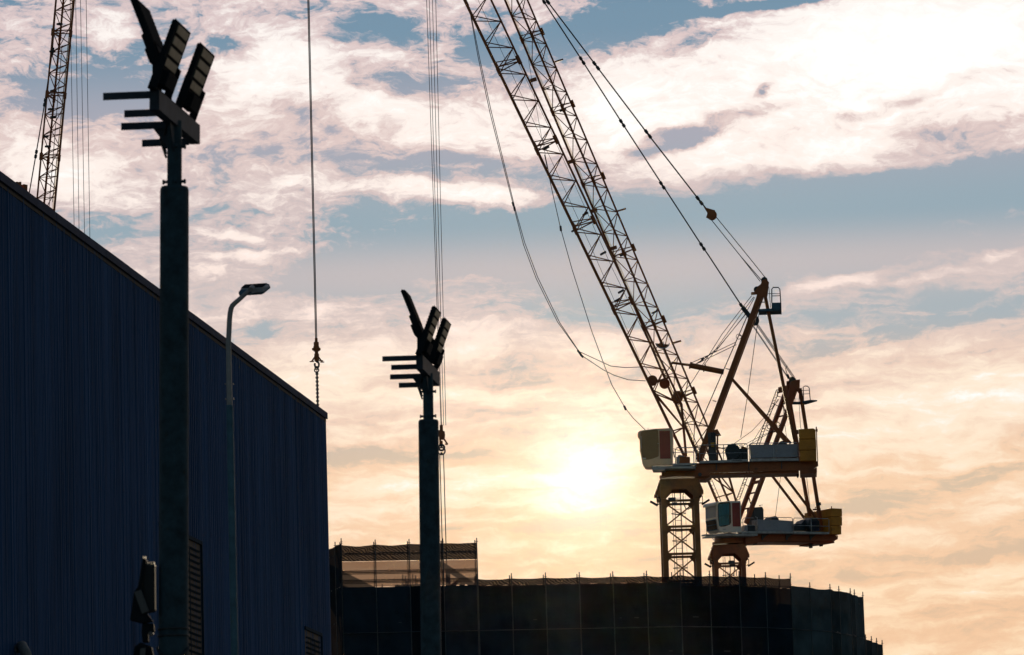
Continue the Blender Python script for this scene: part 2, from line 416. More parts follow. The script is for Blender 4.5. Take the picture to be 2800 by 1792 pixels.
# slewing ring and table
sl = MB(); zt, zb = P('Q2', 900, 1035).z, P('Q2', 900, 1225).z
sl.tube(V((K1c.c.x, K1c.c.y, zb)), V((K1c.c.x, K1c.c.y, zb+.16)), 1.12, 28); sl.tube(V((K1c.c.x, K1c.c.y, zb+.16)), V((K1c.c.x, K1c.c.y, zt)), .98, 28)
sl.tube(P('Q2', 565, 1190), P('Q2', 640, 1190), .1, 8)
slo = sl.build('slewing_ring', M['orange'], c1)
sp = MB(); sp.prism(K1c.poly('Q2', [(608, 1040), (1300, 1040), (1300, 1170), (700, 1170), (608, 1190)], -1.02), n*.06)
for i in range(5): sp.prism(K1c.poly('Q2', [(810+i*48, 1095), (850+i*48, 1095), (850+i*48, 1145), (810+i*48, 1145)], -1.05), n*.03)
sp.build('ring_plate', M['orange'], slo)
# cab
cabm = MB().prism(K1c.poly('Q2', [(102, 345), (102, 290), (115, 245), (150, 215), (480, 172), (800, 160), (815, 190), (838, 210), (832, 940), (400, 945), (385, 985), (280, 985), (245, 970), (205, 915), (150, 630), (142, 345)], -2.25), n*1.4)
cab1 = cabm.build('cab', M['glare_white'], c1, .03)
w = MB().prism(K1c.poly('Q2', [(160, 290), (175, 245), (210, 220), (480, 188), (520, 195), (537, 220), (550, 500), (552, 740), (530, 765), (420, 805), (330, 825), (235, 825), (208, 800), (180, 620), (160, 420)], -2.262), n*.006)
w.build('window', M['glare_glass'], cab1)
MB().prism(K1c.poly('Q2', [(558, 217), (783, 215), (802, 805), (578, 808)], -2.262), n*.006).build('red_panel', M['glare_red'], cab1)
mm = MB(); mm.prism(K1c.poly('Q2', [(208, 785), (280, 792), (275, 815), (225, 815)], -2.268), n*.004); mm.prism(K1c.poly('Q2', [(170, 330), (178, 330), (186, 590), (178, 590)], -2.268), n*.004)
build_each(mm, 'window_gap', M['white'], cab1)
hd = MB(); hd.prism(K1c.poly('Q2', [(525, 480), (548, 480), (548, 492), (525, 492)], -2.275), n*.01)
hd.tube(P('Q2', 150, 625, -2.2), P('Q2', 165, 665, -2.2), .03, 6); hd.tube(P('Q2', 325, 185, -1.6), P('Q2', 325, 172, -1.6), .05, 6)
build_each(hd, 'handle', M['white'], cab1)
fr = MB()
fr.prism(K1c.poly('Q2', [(400, 965), (1318, 965), (1318, 995), (1300, 1010), (690, 1010), (680, 1040), (410, 1040)], -2.2), n*1.5)
fr.prism(K1c.poly('Q2', [(845, 905), (1330, 895), (1330, 935), (845, 955)], -2.25), n*1.4)
fr.build('cab_platform', M['galv'], c1)
rl = MB()
rl.path(K1c.poly('Q2', [(900, 940), (895, 620), (930, 575), (1290, 570), (1285, 620), (1290, 930)], -2.2), .03, 6)
rl.tube(P('Q2', 840, 675, -2.2), P('Q2', 1290, 675, -2.2), .02, 5); rl.tube(P('Q2', 1335, 570, -2.2), P('Q2', 1330, 935, -2.2), .03, 6)
rl.path(K1c.poly('Q2', [(840, 590), (1000, 640), (1270, 655)], -.8), .02, 5)
rl.path(K1c.poly('Q2', [(850, 420), (845, 600), (880, 780)], -1), .03, 5)
build_each(rl, 'cab_railing', M['galv'], c1)
bx = MB(); bx.prism(K1c.poly('Q2', [(985, 765), (1200, 765), (1200, 898), (985, 898)], -1.9), n*.8); bx.build('control_box', M['orange_dark'], c1)
bx = MB(); bx.prism(K1c.poly('Q2', [(915, 765), (980, 765), (980, 900), (915, 900)], -1.95), n*.5); bx.prism(K1c.poly('Q2', [(950, 735), (1000, 725), (1090, 750), (1090, 764), (950, 764)], -1.5), n*.5); build_each(bx, 'electric_box', M['grey_panel'], c1)
# rear deck girder
gd = MB()
side = [(1335, 895), (1630, 905), (3600, 848+20), (3880-60, 870), (3900-66, 895), (3820+4, 965), (3660, 1050), (2270, 1085), (1640, 1105), (1560, 1170), (1300, 1200), (1300, 900)]
side = [(x if x < 2310 else x, y) for x, y in side]
gd.prism([P('Q2', x, y, -1.1) for x, y in [(1300, 900), (1400, 905), (1900, 898), (2310, 885)]] + [P('Q3', x, y, -1.1) for x, y in [(1430, 858), (1825, 860), (1828, 960), (1660, 1050)]] + [P('Q2', x, y, -1.1) for x, y in [(1640, 1100), (1560, 1170), (1300, 1195)]], n*.14)
gd.prism([P('Q2', x, y, .9) for x, y in [(1300, 900), (2310, 885)]] + [P('Q3', x, y, .9) for x, y in [(1825, 860), (1828, 960), (1660, 1050)]] + [P('Q2', x, y, .9) for x, y in [(1640, 1100), (1300, 1195)]], n*.14)
gd.prism([P('Q2', 1300, 1205, -.95), P('Q2', 1530, 1205, -.95), P('Q2', 1640, 1145, -.95), P('Q3', 1420, 1110, -.95), P('Q3', 1420, 1060, -.95), P('Q2', 1640, 1108, -.95)], n*1.9)
gd.prism(K1c.poly('Q3', [(1440, 1050), (1660, 1052), (1800, 985), (1793, 1110), (1440, 1125)], -1.12), n*2.2)
gd.prism(K1c.poly('Q2', [(1300, 1200), (1310, 1240), (1530, 1245), (1640, 1180)], -.9), n*1.8)
gdo = gd.build('deck_girder', M['orange_dark'], c1)
st = MB()
for tg, x, y0, y1 in (('Q2', 1760, 895, 1050), ('Q3', 368, 880, 1050), ('Q3', 1058, 870, 1020)):
    st.prism([P(tg, x-12, y0, -1.16), P(tg, x+12, y0, -1.16), P(tg, x+10, y1, -1.16), P(tg, x-8, y1, -1.16)], n*.05)
st.prism(K1c.poly('Q3', [(1380, 1060), (1415, 1060), (1412, 1200), (1375, 1200)], -.4), n*.25)
st.tube(P('Q2', 1415, 1140, -1.16), P('Q2', 1415, 1140, -1.1), .12, 12)
build_each(st, 'deck_bracket', M['cabinet'], gdo)
dk = MB(); dk.prism([P('Q2', 1410, 855, -1.5), P('Q2', 1900, 835, -1.5), P('Q2', 2310, 820, -1.5), P('Q2', 2310, 872, -1.5), P('Q2', 1410, 900, -1.5)], n*.4)
dk.prism([P('Q3', 378, 805, -1.5), P('Q3', 1420, 795, -1.5), P('Q3', 1420, 845, -1.5), P('Q3', 378, 860, -1.5)], n*.4)
dk.prism([P('Q3', 0, 820, -1.5), P('Q3', 350, 815, -1.5), P('Q3', 350, 862, -1.5), P('Q3', 0, 872, -1.5)], n*.4)
dko = dk.build('walkway_deck', M['galv'], c1)
MB().prism([P('Q2', 1410, 880, -1.08), P('Q3', 1420, 850, -1.08), P('Q3', 1420, 856, -1.08), P('Q2', 1410, 890, -1.08)], n*2.0).build('deck_plate', M['cabinet'], c1)
rl = MB()
rl.path(K1c.poly('Q2', [(1412, 890), (1410, 560), (1440, 520), (1900, 512), (2310, 495)], -1.5), .025, 6)
rl.path(K1c.poly('Q3', [(0, 495), (300, 490), (335, 520), (345, 840)], -1.5), .025, 6)
rl.tube(P('Q2', 1412, 700, -1.5), P('Q3', 335, 678, -1.5), .018, 5); rl.tube(P('Q2', 1912, 515, -1.5), P('Q2', 1918, 890, -1.5), .025, 5)
rl.path(K1c.poly('Q3', [(385, 860), (375, 510), (405, 485), (1380, 465), (1400, 520), (1418, 830)], -1.5), .025, 6)
rl.tube(P('Q3', 890, 480, -1.5), P('Q3', 893, 850, -1.5), .025, 5)
rl.path(K1c.poly('Q2', [(1440, 640), (1600, 620), (2300, 520)], 1.2), .02, 5)
build_each(rl, 'deck_railing', M['galv'], c1)
bx = MB().prism(K1c.poly('Q3', [(383, 512), (1392, 492), (1400, 768), (398, 790)], -1.36), n*.9).build('machinery_housing', M['grey_panel'], c1, .02)
# cabinet with lamp and load board
cb = MB().prism(K1c.poly('Q2', [(1580, 258), (1745, 252), (1765, 825), (1600, 832)], -1.2), n*.7).build('switch_cabinet', M['cabinet'], c1, .02)
lp = MB(); c_ = P('Q2', 1682, 515, -1.27); lp.tube(c_-V((0, 0, .13)), c_+V((0, 0, .13)), .1, 12, .12); lp.build('warning_lamp', M['lampyellow'], cb)
cb2 = MB(); cb2.path(K1c.poly('Q2', [(1665, 250), (1670, 350), (1650, 420)], -1.25), .03, 5); cb2.path(K1c.poly('Q2', [(1690, 240), (1720, 280), (1712, 380), (1690, 430)], -1.25), .025, 5); cb2.build('cable', M['rope'], cb)
bd = MB().prism(K1c.poly('Q2', [(1660, 218), (1785, 180), (1865, 320), (1760, 335)], -1.0), n*.05).build('notice_board', M['orange_dark'], c1)
tx = MB()
for i in range(5): tx.prism(K1c.poly('Q2', [(1762+i*18, 287), (1772+i*18, 286), (1774+i*18, 306), (1764+i*18, 307)], -1.012), n*.006)
tx.build('lettering', M['galv'], bd)
MB().bar(P('Q2', 1785, 300, -.95), P('Q2', 1785, 840, -.95), .12, .1, n).build('board_post', M['orange_dark'], c1)
# winch
wn = MB()
cen = P('Q2', 2110, 680, -.3); wn.tube(cen-n*.6, cen+n*.6, P('Q2', 2110, 520).z-P('Q2', 2110, 680).z, 26)
wn.prism(K1c.poly('Q2', [(1975, 760), (1955, 650), (1985, 580), (2030, 530), (2200, 525), (2250, 590), (2310, 640), (2310, 820), (1980, 820)], -.8), n*1.0)
wn.prism(K1c.poly('Q3', [(0, 540), (70, 545), (110, 580), (330, 610), (335, 800), (0, 815)], -.7), n*1.1)
wn.prism(K1c.poly('Q2', [(1990, 515), (2090, 500), (2170, 520), (2160, 540), (2000, 540)], -.5), n*.5)
wno = wn.build('winch', M['machine'], c1, .02)
wd = MB(); wd.disc(P('Q2', 2100, 640, -.82), n, .33, .06, 20); wd.disc(P('Q2', 2045, 745, -.82), n, .16, .06, 14); wd.disc(P('Q3', 40, 740, -.82), n, .2, .06, 14)
wd.prism(K1c.poly('Q2', [(2020, 545), (2180, 545), (2180, 558), (2020, 558)], -.83), n*.04)
build_each(wd, 'winch_cover', M['blue_box'], wno)
wr = MB(); wr.prism(K1c.poly('Q3', [(200, 560), (240, 540), (330, 580), (330, 600), (200, 590)], -.6), n*.8); wr.prism(K1c.poly('Q2', [(1800, 560), (1960, 590), (1960, 610), (1800, 575)], -.2), n*.2)
build_each(wr, 'winch_guard', M['orange'], wno)
dr = MB(); cen = P('Q3', 1080, 560, .1); dr.tube(cen-n*.7, cen+n*.7, P('Q3', 1080, 455).z-cen.z, 24); dr.build('rope_drum', M['machine'], c1)
# counterweight: three stacked blocks
for pl in ([(1415, 185), (1720, 165), (1770, 190), (1778, 385), (1420, 392)], [(1420, 398), (1700, 394), (1782, 402), (1785, 612), (1425, 625)], [(1440, 632), (1785, 622), (1790, 848), (1450, 855)]):
    MB().prism(K1c.poly('Q3', pl, -1.75), n*3.5).build('counterweight_block', M['yellow'], c1, .03)
cf = MB(); cf.prism(K1c.poly('Q3', [(1335, 200), (1412, 195), (1412, 240), (1335, 240)], -.6), n*1.2); cf.prism(K1c.poly('Q3', [(1780, 180), (1815, 180), (1815, 228), (1780, 228)], -.9), n*.3)
cf.tube(P('Q3', 1787, 135, -.8), P('Q3', 1787, 230, -.8), .04, 6); cf.tube(P('Q3', 1355, 155), P('Q3', 1355, 200), .04, 6)
cf.path(K1c.poly('Q3', [(1792, 230), (1800, 500), (1818, 860)], -.8), .03, 6)
build_each(cf, 'counterweight_frame', M['orange_dark'], c1)
# A-frame
a_top, a_foot = P('C4', 1030, 300), P('Q2', 1395, 860)
af = MB()
for t in (-.55,): af.bar(a_foot+n*t, a_top+n*t, .36, .34, n)
afo = af.build('a_frame', M['orange_dark'], c1)
MB().bar(a_foot+n*.55, a_top+n*.55, .36, .34, n).build('main_leg', M['orange_dark'], afo)
r_top, r_foot = P('C4', 1055, 345), P('Q3', 1345, 500)
for t in (-.55, .55):
    m_ = MB().bar(r_foot+n*t, r_top+n*t, .22, .2, n)
    m_.build('back_stay', M['orange_dark'], afo)
hb = MB()
hb.prism(K1c.poly('C4', [(1030, 205), (1060, 195), (1087, 222), (1075, 330), (1062, 378), (1045, 345), (1022, 350), (985, 410), (962, 405), (985, 325), (935, 328), (937, 306), (962, 304), (990, 258), (1015, 240)], -.74), n*.08)
hb.prism(K1c.poly('C4', [(1030, 205), (1060, 195), (1087, 222), (1075, 330), (1062, 378), (1045, 345), (1022, 350), (985, 410), (962, 405), (985, 325), (990, 258), (1015, 240)], .66), n*.08)
hb.tube(P('C4', 945, 315, -.74), P('C4', 945, 315, .74), .08, 8)
hb.build('a_frame_head', M['orange_dark'], afo)
shv = MB()
for t in (-.4, -.1, .2, .5): shv.disc(P('C4', 1048, 214)+n*t, n, .2, .09, 18)
shv.disc(P('C4', 985, 285, .1), n, .2, .12, 18)
build_each(shv, 'sheave', M['machine'], afo)
# maintenance cage on the head
cg = MB(); cg.prism(K1c.poly('C4', [(998, 448), (1190, 440), (1190, 460), (998, 466)], -.9), n*1.6)
cg.prism(K1c.poly('C4', [(1108, 395), (1182, 393), (1184, 445), (1108, 447)], -.95), n*1.0)
cgo = cg.build('service_platform', M['lampfin'], c1)
cr_ = MB()
for t in (-.95, .05):
    cr_.path(K1c.poly('C4', [(1110, 395), (1110, 280), (1122, 266), (1165, 266), (1178, 282), (1186, 400), (1188, 475)], t), .035, 6)
    cr_.tube(P('C4', 1110, 338, t), P('C4', 1180, 336, t), .025, 5)
cr_.tube(P('C4', 1078, 318, -.9), P('C4', 1182, 320, -.9), .02, 5); cr_.tube(P('C4', 1010, 390, -.9), P('C4', 1062, 390, -.9), .03, 5); cr_.tube(P('C4', 1010, 390, -.9), P('C4', 1005, 450, -.9), .02, 5)
cr_.tube(P('C4', 1085, 260), P('C4', 1100, 440), .02, 5)
build_each(cr_, 'cage_rail', M['scaff'], cgo)
# boom back-stop ram and its braces
for t in (-.42, .42):
    rm = MB(); rm.tube(P('C4', 420, 922, t), P('C4', 705, 978, t), .17, 12); rm.tube(P('C4', 540, 945, t), P('C4', 548, 947, t), .24, 12); rm.tube(P('C4', 418, 921, t), P('C4', 430, 924, t), .22, 12)
    rmo = rm.build('backstop_ram', M['orange_dark'], c1)
    MB().tube(P('C4', 265, 900, t), P('C4', 420, 921, t), .075, 8).build('ram_rod', M['orange_dark'], rmo)
for t in (-.55, .45):
    MB().bar(P('C4', 755, 1015, t), P('Q3', 1215+t*80, 485, t), .13, .16, n).build('deck_brace', M['orange_dark'], afo)
ldm = MB()
for off in (0, 1):
    pa, pb = P('C4', 903-off*6, 505+off*14, -.8+off*.4), P('C4', 495, 1440, -.8+off*.4)
    ldm.tube(pa, pb, .03, 5)
for k in range(34):
    q0 = P('C4', 900, 512, -.8).lerp(P('C4', 497, 1436, -.8), k/33); ldm.tube(q0, q0+n*.4, .018, 4)
for yy, xx in ((670, 832), (950, 722), (1220, 612)): ldm.tube(P('C4', xx, yy, -.8), P('C4', xx+30, yy+6, -.6), .03, 5)
ldm.ring(P('C4', 832, 680, -.8), n, .16, .02, 12, 5)
ldm.build('a_frame_ladder', M['rope'], afo)
bt = MB()
for x, y in ((880, 720), (965, 520), (975, 462), (784, 965), (730, 1090), (615, 1380)): bt.prism([P('C4', x-12, y-12, -.75), P('C4', x+6, y-10, -.75), P('C4', x+2, y+14, -.75), P('C4', x-14, y+8, -.75)], n*1.5)
build_each(bt, 'leg_lug', M['orange_dark'], afo)
ropes(c1, 'stay_rope', [K1c.poly('C4', l, t) for l, t in (([(940, 335), (690, 660), (432, 1070), (330, 1200)], .3), ([(958, 345), (700, 700), (600, 840), (540, 918)], -.2), ([(965, 350), (880, 500), (640, 800), (470, 910)], .0),
       ([(900, 480), (660, 770), (500, 900)], .2), ([(805, 728), (580, 835), (430, 903)], -.3), ([(812, 748), (600, 850), (480, 908)], -.3), ([(1005, 460), (960, 780), (905, 1180), (848, 1530)], .8))], .022)
tbm = MB()
for x, y in ((560, 850), (510, 890), (525, 868)): tbm.tube(P('C4', x-10, y+6, 0), P('C4', x+12, y-7, 0), .05, 6)
build_each(tbm, 'turnbuckle', M['machine'], c1)
# boom
foot = P('Q2', 1095, 770); bm_ = P('C5', 240, 0)
tA, tB = P('C5', 625, 405), P('C5', 1045, 1300)
T = lambda tg, x, y: P(tg, x, y)
ud_ = (tA-tB).normalized()
j0 = T('C5', 672, 505); jstep = (tA-tB)*(3/4)
js = [j0+jstep*k for k in range(-3, 6)]
br1, d1, tip1, tipb1, ud1 = boom(K1c, c1, foot, P('C2', 165, 0), tA, tB, 4, 15, P('C2', 657, 632), P('Q2', 1125, 760), 1.5, js, None, .068)
for tg, x, y in (('C5', 768, 682), ('C5', 1092, 1368), ('C6', 372+18, 116), ('C6', 552, 460), ('C6', 690, 722)): lug(K1c, br1, P(tg, x, y), V((.93, 0, .25)).normalized())
for tg, x, y, s in (('C5', 905, 1248, .3), ('C6', 240, 12, .25), ('C6', 740, 1080, .3), ('C6', 515, 476, .28), ('C6', 640, 752, .3), ('C6', 765, 1020, .3), ('C6', 432, 593, .22)):
    q = P(tg, x, y); a_ = V((-.87, 0, -.45)); MB().box(q, a_*s*.7, n*.15, V((-.4, 0, .87))*s*.16).build('boom_fitting', M['machine'], br1)
sh2 = MB()
for x, y, t in ((412, 435, -.3), (515, 460, .3)): sh2.disc(P('C2', x, y, t), n, .62*.95/1.0*.55, .12, 22)
sh2.prism(K1c.poly('C2', [(385, 460), (550, 398), (555, 415), (395, 475)], -.4), n*.1)
build_each(sh2, 'boom_sheave', M['orange_dark'], br1)
# pendants to the boom head
jn = tA + (tA-tB).normalized()*((P('C5', 905, 0)-tA).length*0+ (44.0-30.2))
pA = P('C5', 905, 0); pdir = (pA-P('C5', 1760, 1130)).normalized()
up_end = pA+pdir*17.0
sheave_p = P('C6', 1392, 482)
pend(c1, [up_end, pA, P('C5', 1325, 555), P('C5', 1760, 1130), P('C6', 1315, 380), P('C6', 1368, 445)],
     [(P('C5', 1325, 555), pdir), (P('C5', 1762, 1130), pdir), (P('C6', 1316, 382), pdir), (pA, pdir)], .043)
MB().tube(up_end, tipb1.lerp(tip1, 1)-ud1*8.5, .06, 6).build('pendant_strut', M['orange_dark'], c1)
sb = MB(); sb.disc(sheave_p+V((.1, 0, -.03)), n, .3, .3, 20)
sb.prism(K1c.poly('C6', [(1345, 425), (1362, 432), (1425, 450), (1425, 490), (1395, 515), (1362, 500), (1372, 470)], -.25), n*.12)
sb.prism(K1c.poly('C6', [(1345, 425), (1362, 432), (1425, 450), (1425, 490), (1395, 515), (1362, 500), (1372, 470)], .13), n*.12)
sb.build('luffing_block', M['orange_dark'], c1)
ropes(c1, 'luffing_rope', [[P('C6', 1395, 512, t0), P('C4', 845, 0, t0), P('C4', x, y, t0)] for t0, x, y in ((-.15, 1012, 215), (.15, 1022, 205))] + [[P('C6', 1425, 488, .1), P('C4', 908, 0, .1), P('C4', 1062, 192, .1)]], .026)
# slack tag lines below the boom
ropes(c1, 'tag_line', [[tipb1+V((0, 0, 0)), P('C5', 250, 40, -.3), P('C5', 330, 480, -.3), P('C5', 430, 950, -.3), P('C6', 8, 410, -.3), P('C6', 80, 690, -.3), P('C6', 170, 930, -.3), P('C6', 320, 1235, -.3), P('C6', 468, 1440, -.3), P('C2', 60, 312, -.3), P('C2', 180, 325, -.3), P('C2', 320, 320, -.3)],
    [P('C5', 258, 60, .3), P('C5', 345, 500, .3), P('C5', 440, 935, .3), P('C6', 22, 440, .3), P('C6', 90, 680, .3), P('C6', 180, 920, .3), P('C6', 335, 1240, .3), P('C6', 490, 1470, .3), P('C2', 0, 345, .3), P('C2', 90, 390, .3), P('C2', 210, 428, .3), P('C2', 355, 437, .3)],
    [P('C6', 228, 60, -.4), P('C6', 285, 330, -.4), P('C6', 342, 580, -.4), P('C6', 420, 860, -.4), P('C6', 560, 1300, -.4), P('C2', 0, 285, -.4), P('C2', 70, 470, -.4), P('C2', 180, 660, -.4), P('C2', 250, 750, -.4), P('C2', 352, 850, -1.5)]], .024)
sk = MB()
for tg, x, y, dx, dy in (('C6', 8, 408, 4, 14), ('C6', 18, 440, 3, 14), ('C6', 342, 578, 2, 18), ('C6', 472, 1448, 12, 16), ('C6', 490, 1472, 10, 10), ('C2', 182, 665, 8, 18)):
    sk.tube(P(tg, x-dx, y-dy), P(tg, x+dx, y+dy), .07, 6)
build_each(sk, 'shackle', M['machine'], c1)
ropes(c1, 'boom_rope', [[P('C5', 330, 0), P('C6', 560, 720), P('C2', 300, 240), P('C2', 412, 410)], [P('C5', 560, 300, .5), P('C5', 940, 1100, .5), P('C6', 700, 850, .5), P('C2', 640, 640, .5)]], .014)

# ---------------------------------------------------- crane two: the far one, lower deck
K2c = Crane(pt('C3', 1051, 1080), 311, 211)
c2 = empty('tower_crane', K2c.c, 'farther lower luffing tower crane with teal curtain in its cab window', 'crane', 'luffing tower cranes')
P = K2c.P; n = K2c.n; e = K2c.e; E = -e
zc2 = [P('Q1', 480, 1098, -.9).z]
cz = list(zc2)
while cz[-1]-bay > 1: cz.append(cz[-1]-bay)
cz.append(.3)
mo2, ex2, ey2 = mast(K2c, c2,   .33, P('Q1', 480, 1060, -.9).z, 1.2, 0, 1.98, cz, 'orange_red')
mast_head(K2c, c2, ex2, ey2, 1.98, P('Q1', 480, 1060, -.9).z, P('Q1', 480, 818, -.9).z, .33, 'orange_red')
ph = MB(); q = at(pt('Q1', 548, 1083), K2c.c.y-1.25); ph.box(q, ex2*.22, ey2*.2, V((0, 0, .11))); q = at(pt('Q1', 560, 1128), K2c.c.y+.6); ph.box(q, ex2*.2, ey2*.2, V((0, 0, .1)))
build_each(ph, 'junction_box', M['cabinet'], c2)
hs = MB(); hs.path([at(pt('Q1', x, y), K2c.c.y+.2) for x, y in ((590, 970), (592, 1060), (600, 1160), (585, 1220), (580, 1290))], .03, 6)
hs.path([at(pt('Q1', x, y), K2c.c.y+.2) for x, y in ((600, 1190), (622, 1215), (620, 1290))], .03, 6); build_each(hs, 'cable_hose', M['rope'], c2)
sl = MB(); zb, zt = P('Q1', 480, 815).z, P('Q1', 480, 690).z
sl.tube(V((K2c.c.x, K2c.c.y, zb)), V((K2c.c.x, K2c.c.y, zb+.16)), 1.15, 28); sl.tube(V((K2c.c.x, K2c.c.y, zb+.16)), V((K2c.c.x, K2c.c.y, zt)), .98, 28)
slo = sl.build('slewing_ring', M['orange_red'], c2)
# cab: side face at the near plane, front face follows from its width
TC = -2.25
cab2 = MB().prism(K2c.poly('Q1', [(322, 215), (345, 190), (380, 180), (540, 165), (682, 163), (690, 200), (698, 638), (400, 636), (372, 615), (355, 580), (330, 440), (326, 260)], TC), n*1.5).build('cab', M['white'], c2, .03)
MB().prism(K2c.poly('Q1', [(342, 225), (355, 200), (400, 186), (515, 178), (535, 195), (540, 330), (545, 490), (525, 520), (450, 548), (385, 552), (360, 520), (345, 400)], TC-.012), n*.006).build('window', M['glass'], cab2)
cu = MB(); pts_ = []
top_ = [P('Q1', 350+i*9, 212-i*.6, TC-.02) for i in range(19)]; bot_ = [P('Q1', 362+i*8.6, 545-i*1.6, TC-.02) for i in range(19)]
for i in range(18):
    o0, o1 = n*(-.02 if i % 2 else .004), n*(.004 if i % 2 else -.02)
    cu.add([top_[i]+o0, top_[i+1]+o1, bot_[i+1]+o1, bot_[i]+o0], [[0, 1, 2, 3]])
cu.build('curtain', M['curtain'], cab2)
MB().path(K2c.poly('Q1', [(348, 398), (400, 385), (530, 362)], TC-.06), .02, 5).build('grab_bar', M['curtain'], cab2)
MB().prism(K2c.poly('Q1', [(556, 192), (672, 190), (683, 548), (566, 548)], TC-.012), n*.006).build('red_panel', M['red'], cab2)
lg = MB()
for i in range(6): lg.prism(K2c.poly('Q1', [(418+i*8, 586+i*.6), (425+i*8, 581), (424+i*8, 592), (417+i*8, 592)], TC-.012), n*.005)
lg.build('maker_mark', M['blue_box'], cab2)
# front face of the cab: glazing, roof overhang, lower pane
fe = e; f0 = K2c.poly('Q1', [(326, 240), (332, 440), (355, 590)], TC)
def ff(a, b, k): return f0[a].lerp(f0[b], k)
fw = MB(); o1 = n*.1; o2 = n*1.38
fw.prism([f0[0]+o1+e*.03, f0[0]+o2+e*.03, ff(0, 1, .82)+o2+e*.03, ff(0, 1, .82)+o1+e*.03], e*.01)
fwo = fw.build('front_window', M['grey_panel'], cab2)
MB().prism([f0[1]+o1+e*.045, f0[1]+o2+e*.045, f0[2]+n*1.3+e*.045, f0[2]+o1+e*.045], e*.01).build('lower_window', M['glass'], cab2)
rb = MB()
rb.tube(f0[1]+o1+e*.05, f0[1]+o2+e*.05, .03, 6); rb.tube(f0[2]+o1+e*.06, f0[2]+o2+e*.06, .03, 6); rb.tube(ff(1, 2, .5)+o1+e*.08, ff(1, 2, .5)+o2+e*.08, .025, 6)
rb.tube(f0[1]+o2+e*.05, f0[2]+o2+e*.05, .03, 6)
build_each(rb, 'window_bar', M['lampfin'], cab2)
rf = MB(); rp_ = K2c.poly('Q1', [(322, 215), (335, 190), (540, 163), (540, 180), (345, 205), (330, 235)], TC-.01)
rf.prism(K2c.poly('Q1', [(318, 200), (340, 180), (380, 172), (380, 195), (320, 236)], TC-.02), n*1.56, e*.12); rf.build('roof_visor', M['white'], cab2, .02)
cp = MB()
cp.prism(K2c.poly('Q1', [(452, 655), (938, 655), (938, 685), (452, 685)], -2.2), n*1.9)
cp.prism(K2c.poly('Q1', [(700, 620), (938, 618), (938, 652), (700, 652)], -2.25), n*.5)
cp.prism([P('Q1', 452, 660, -2.2), P('Q1', 452, 685, -2.2), P('Q1', 330, 690, -2.2), P('Q1', 330, 668, -2.2)], n*1.9)
cp.prism([K2c.P('Q1', 330, 668, -.95)+e*x+V((0, 0, zz)) for x, zz in ((0, 0), (1.0, 0), (1.0, -.12), (0, -.12))], n*.5)
cp.build('cab_platform', M['galv'], c2)
rl = MB(); q = P('Q1', 330, 668, -.5)+e*.95
b_ = [q, q+V((0, 0, 1.05)), q+V((0, 0, 1.05))-n*1.3]
rl.path([at(pt('Q1', x, y), K2c.c.y-.8) for x, y in ((175, 690), (175, 480), (195, 462), (215, 470))], .03, 6); rl.tube(at(pt('Q1', 175, 570), K2c.c.y-.8), at(pt('Q1', 230, 575), K2c.c.y-1.2), .025, 5)
rl.path(K2c.poly('Q1', [(720, 650), (718, 440), (745, 418), (880, 420)], -2.2), .025, 6); rl.path(K2c.poly('Q1', [(935, 650), (932, 410), (905, 405)], -2.2), .03, 6); rl.tube(P('Q1', 718, 530, -2.2), P('Q1', 925, 532, -2.2), .02, 5)
rl.path(K2c.poly('Q1', [(905, 640), (905, 470), (880, 455)], -1.6), .025, 6); rl.tube(P('Q1', 695, 490, -2.2), P('Q1', 722, 490, -2.2), .02, 5)
rl.tube(at(pt('Q1', 245, 705), K2c.c.y-.8), at(pt('Q1', 290, 755), K2c.c.y-.8), .03, 5)
build_each(rl, 'cab_railing', M['galv'], c2)
bx = MB(); bx.prism(K2c.poly('Q1', [(745, 535), (790, 532), (790, 615), (730, 615)], -2.0), n*.4); build_each(bx, 'electric_box', M['grey_panel'], c2)
bx = MB(); bx.prism(K2c.poly('Q1', [(792, 535), (900, 535), (900, 618), (792, 618)], -1.9), n*.4); bx.build('control_box', M['machine'], c2)
gd = MB()
gd.prism(K2c.poly('Q1', [(760, 690), (945, 655), (2000, 668), (2140, 683), (2140, 735), (2085, 765), (945, 775), (900, 800), (760, 815)], -1.1), n*.14)
gd.prism(K2c.poly('Q1', [(945, 690), (2140, 690), (2140, 735), (2085, 765), (945, 790)], -1.1), n*.14, n*2.0)
gd.prism(K2c.poly('Q1', [(945, 768), (1800, 768), (1800, 790), (945, 782)], -.95), n*1.9)
gd.prism(K2c.poly('Q1', [(1780, 768), (2088, 768), (2088, 795), (1900, 815), (1780, 808)], -.9), n*1.9)
gd.prism(K2c.poly('Q1', [(640, 700), (940, 700), (940, 795), (700, 830), (640, 800)], -.9), n*1.8)
gdo = gd.build('deck_girder', M['orange_red'], c2)
st = MB()
for x0 in (1015, 1378, 1735):
    st.prism(K2c.poly('Q1', [(x0-18, 670), (x0+90, 660), (x0+15, 720), (x0+5, 750), (x0-12, 750)], -1.16), n*.05)
for x0, y0, y1 in ((1748, 800, 868), (1903, 795, 842), (915, 790, 818), (760, 820, 845)): st.prism(K2c.poly('Q1', [(x0-14, y0), (x0+14, y0), (x0+14, y1), (x0-14, y1)], -.6), n*.25)
build_each(st, 'deck_bracket', M['cabinet'], gdo)
dk = MB(); dk.prism(K2c.poly('Q1', [(945, 612), (1470, 622), (1470, 650), (945, 648)], -1.8), n*.8)
dk.prism(K2c.poly('Q1', [(1478, 620), (2012, 632), (2012, 660), (1478, 652)], -1.8), n*.8); dk.build('walkway_deck', M['galv'], c2)
MB().prism(K2c.poly('Q1', [(945, 640), (2012, 652), (2012, 660), (945, 652)], -1.0), n*2.2).build('deck_plate', M['cabinet'], c2)
rl = MB()
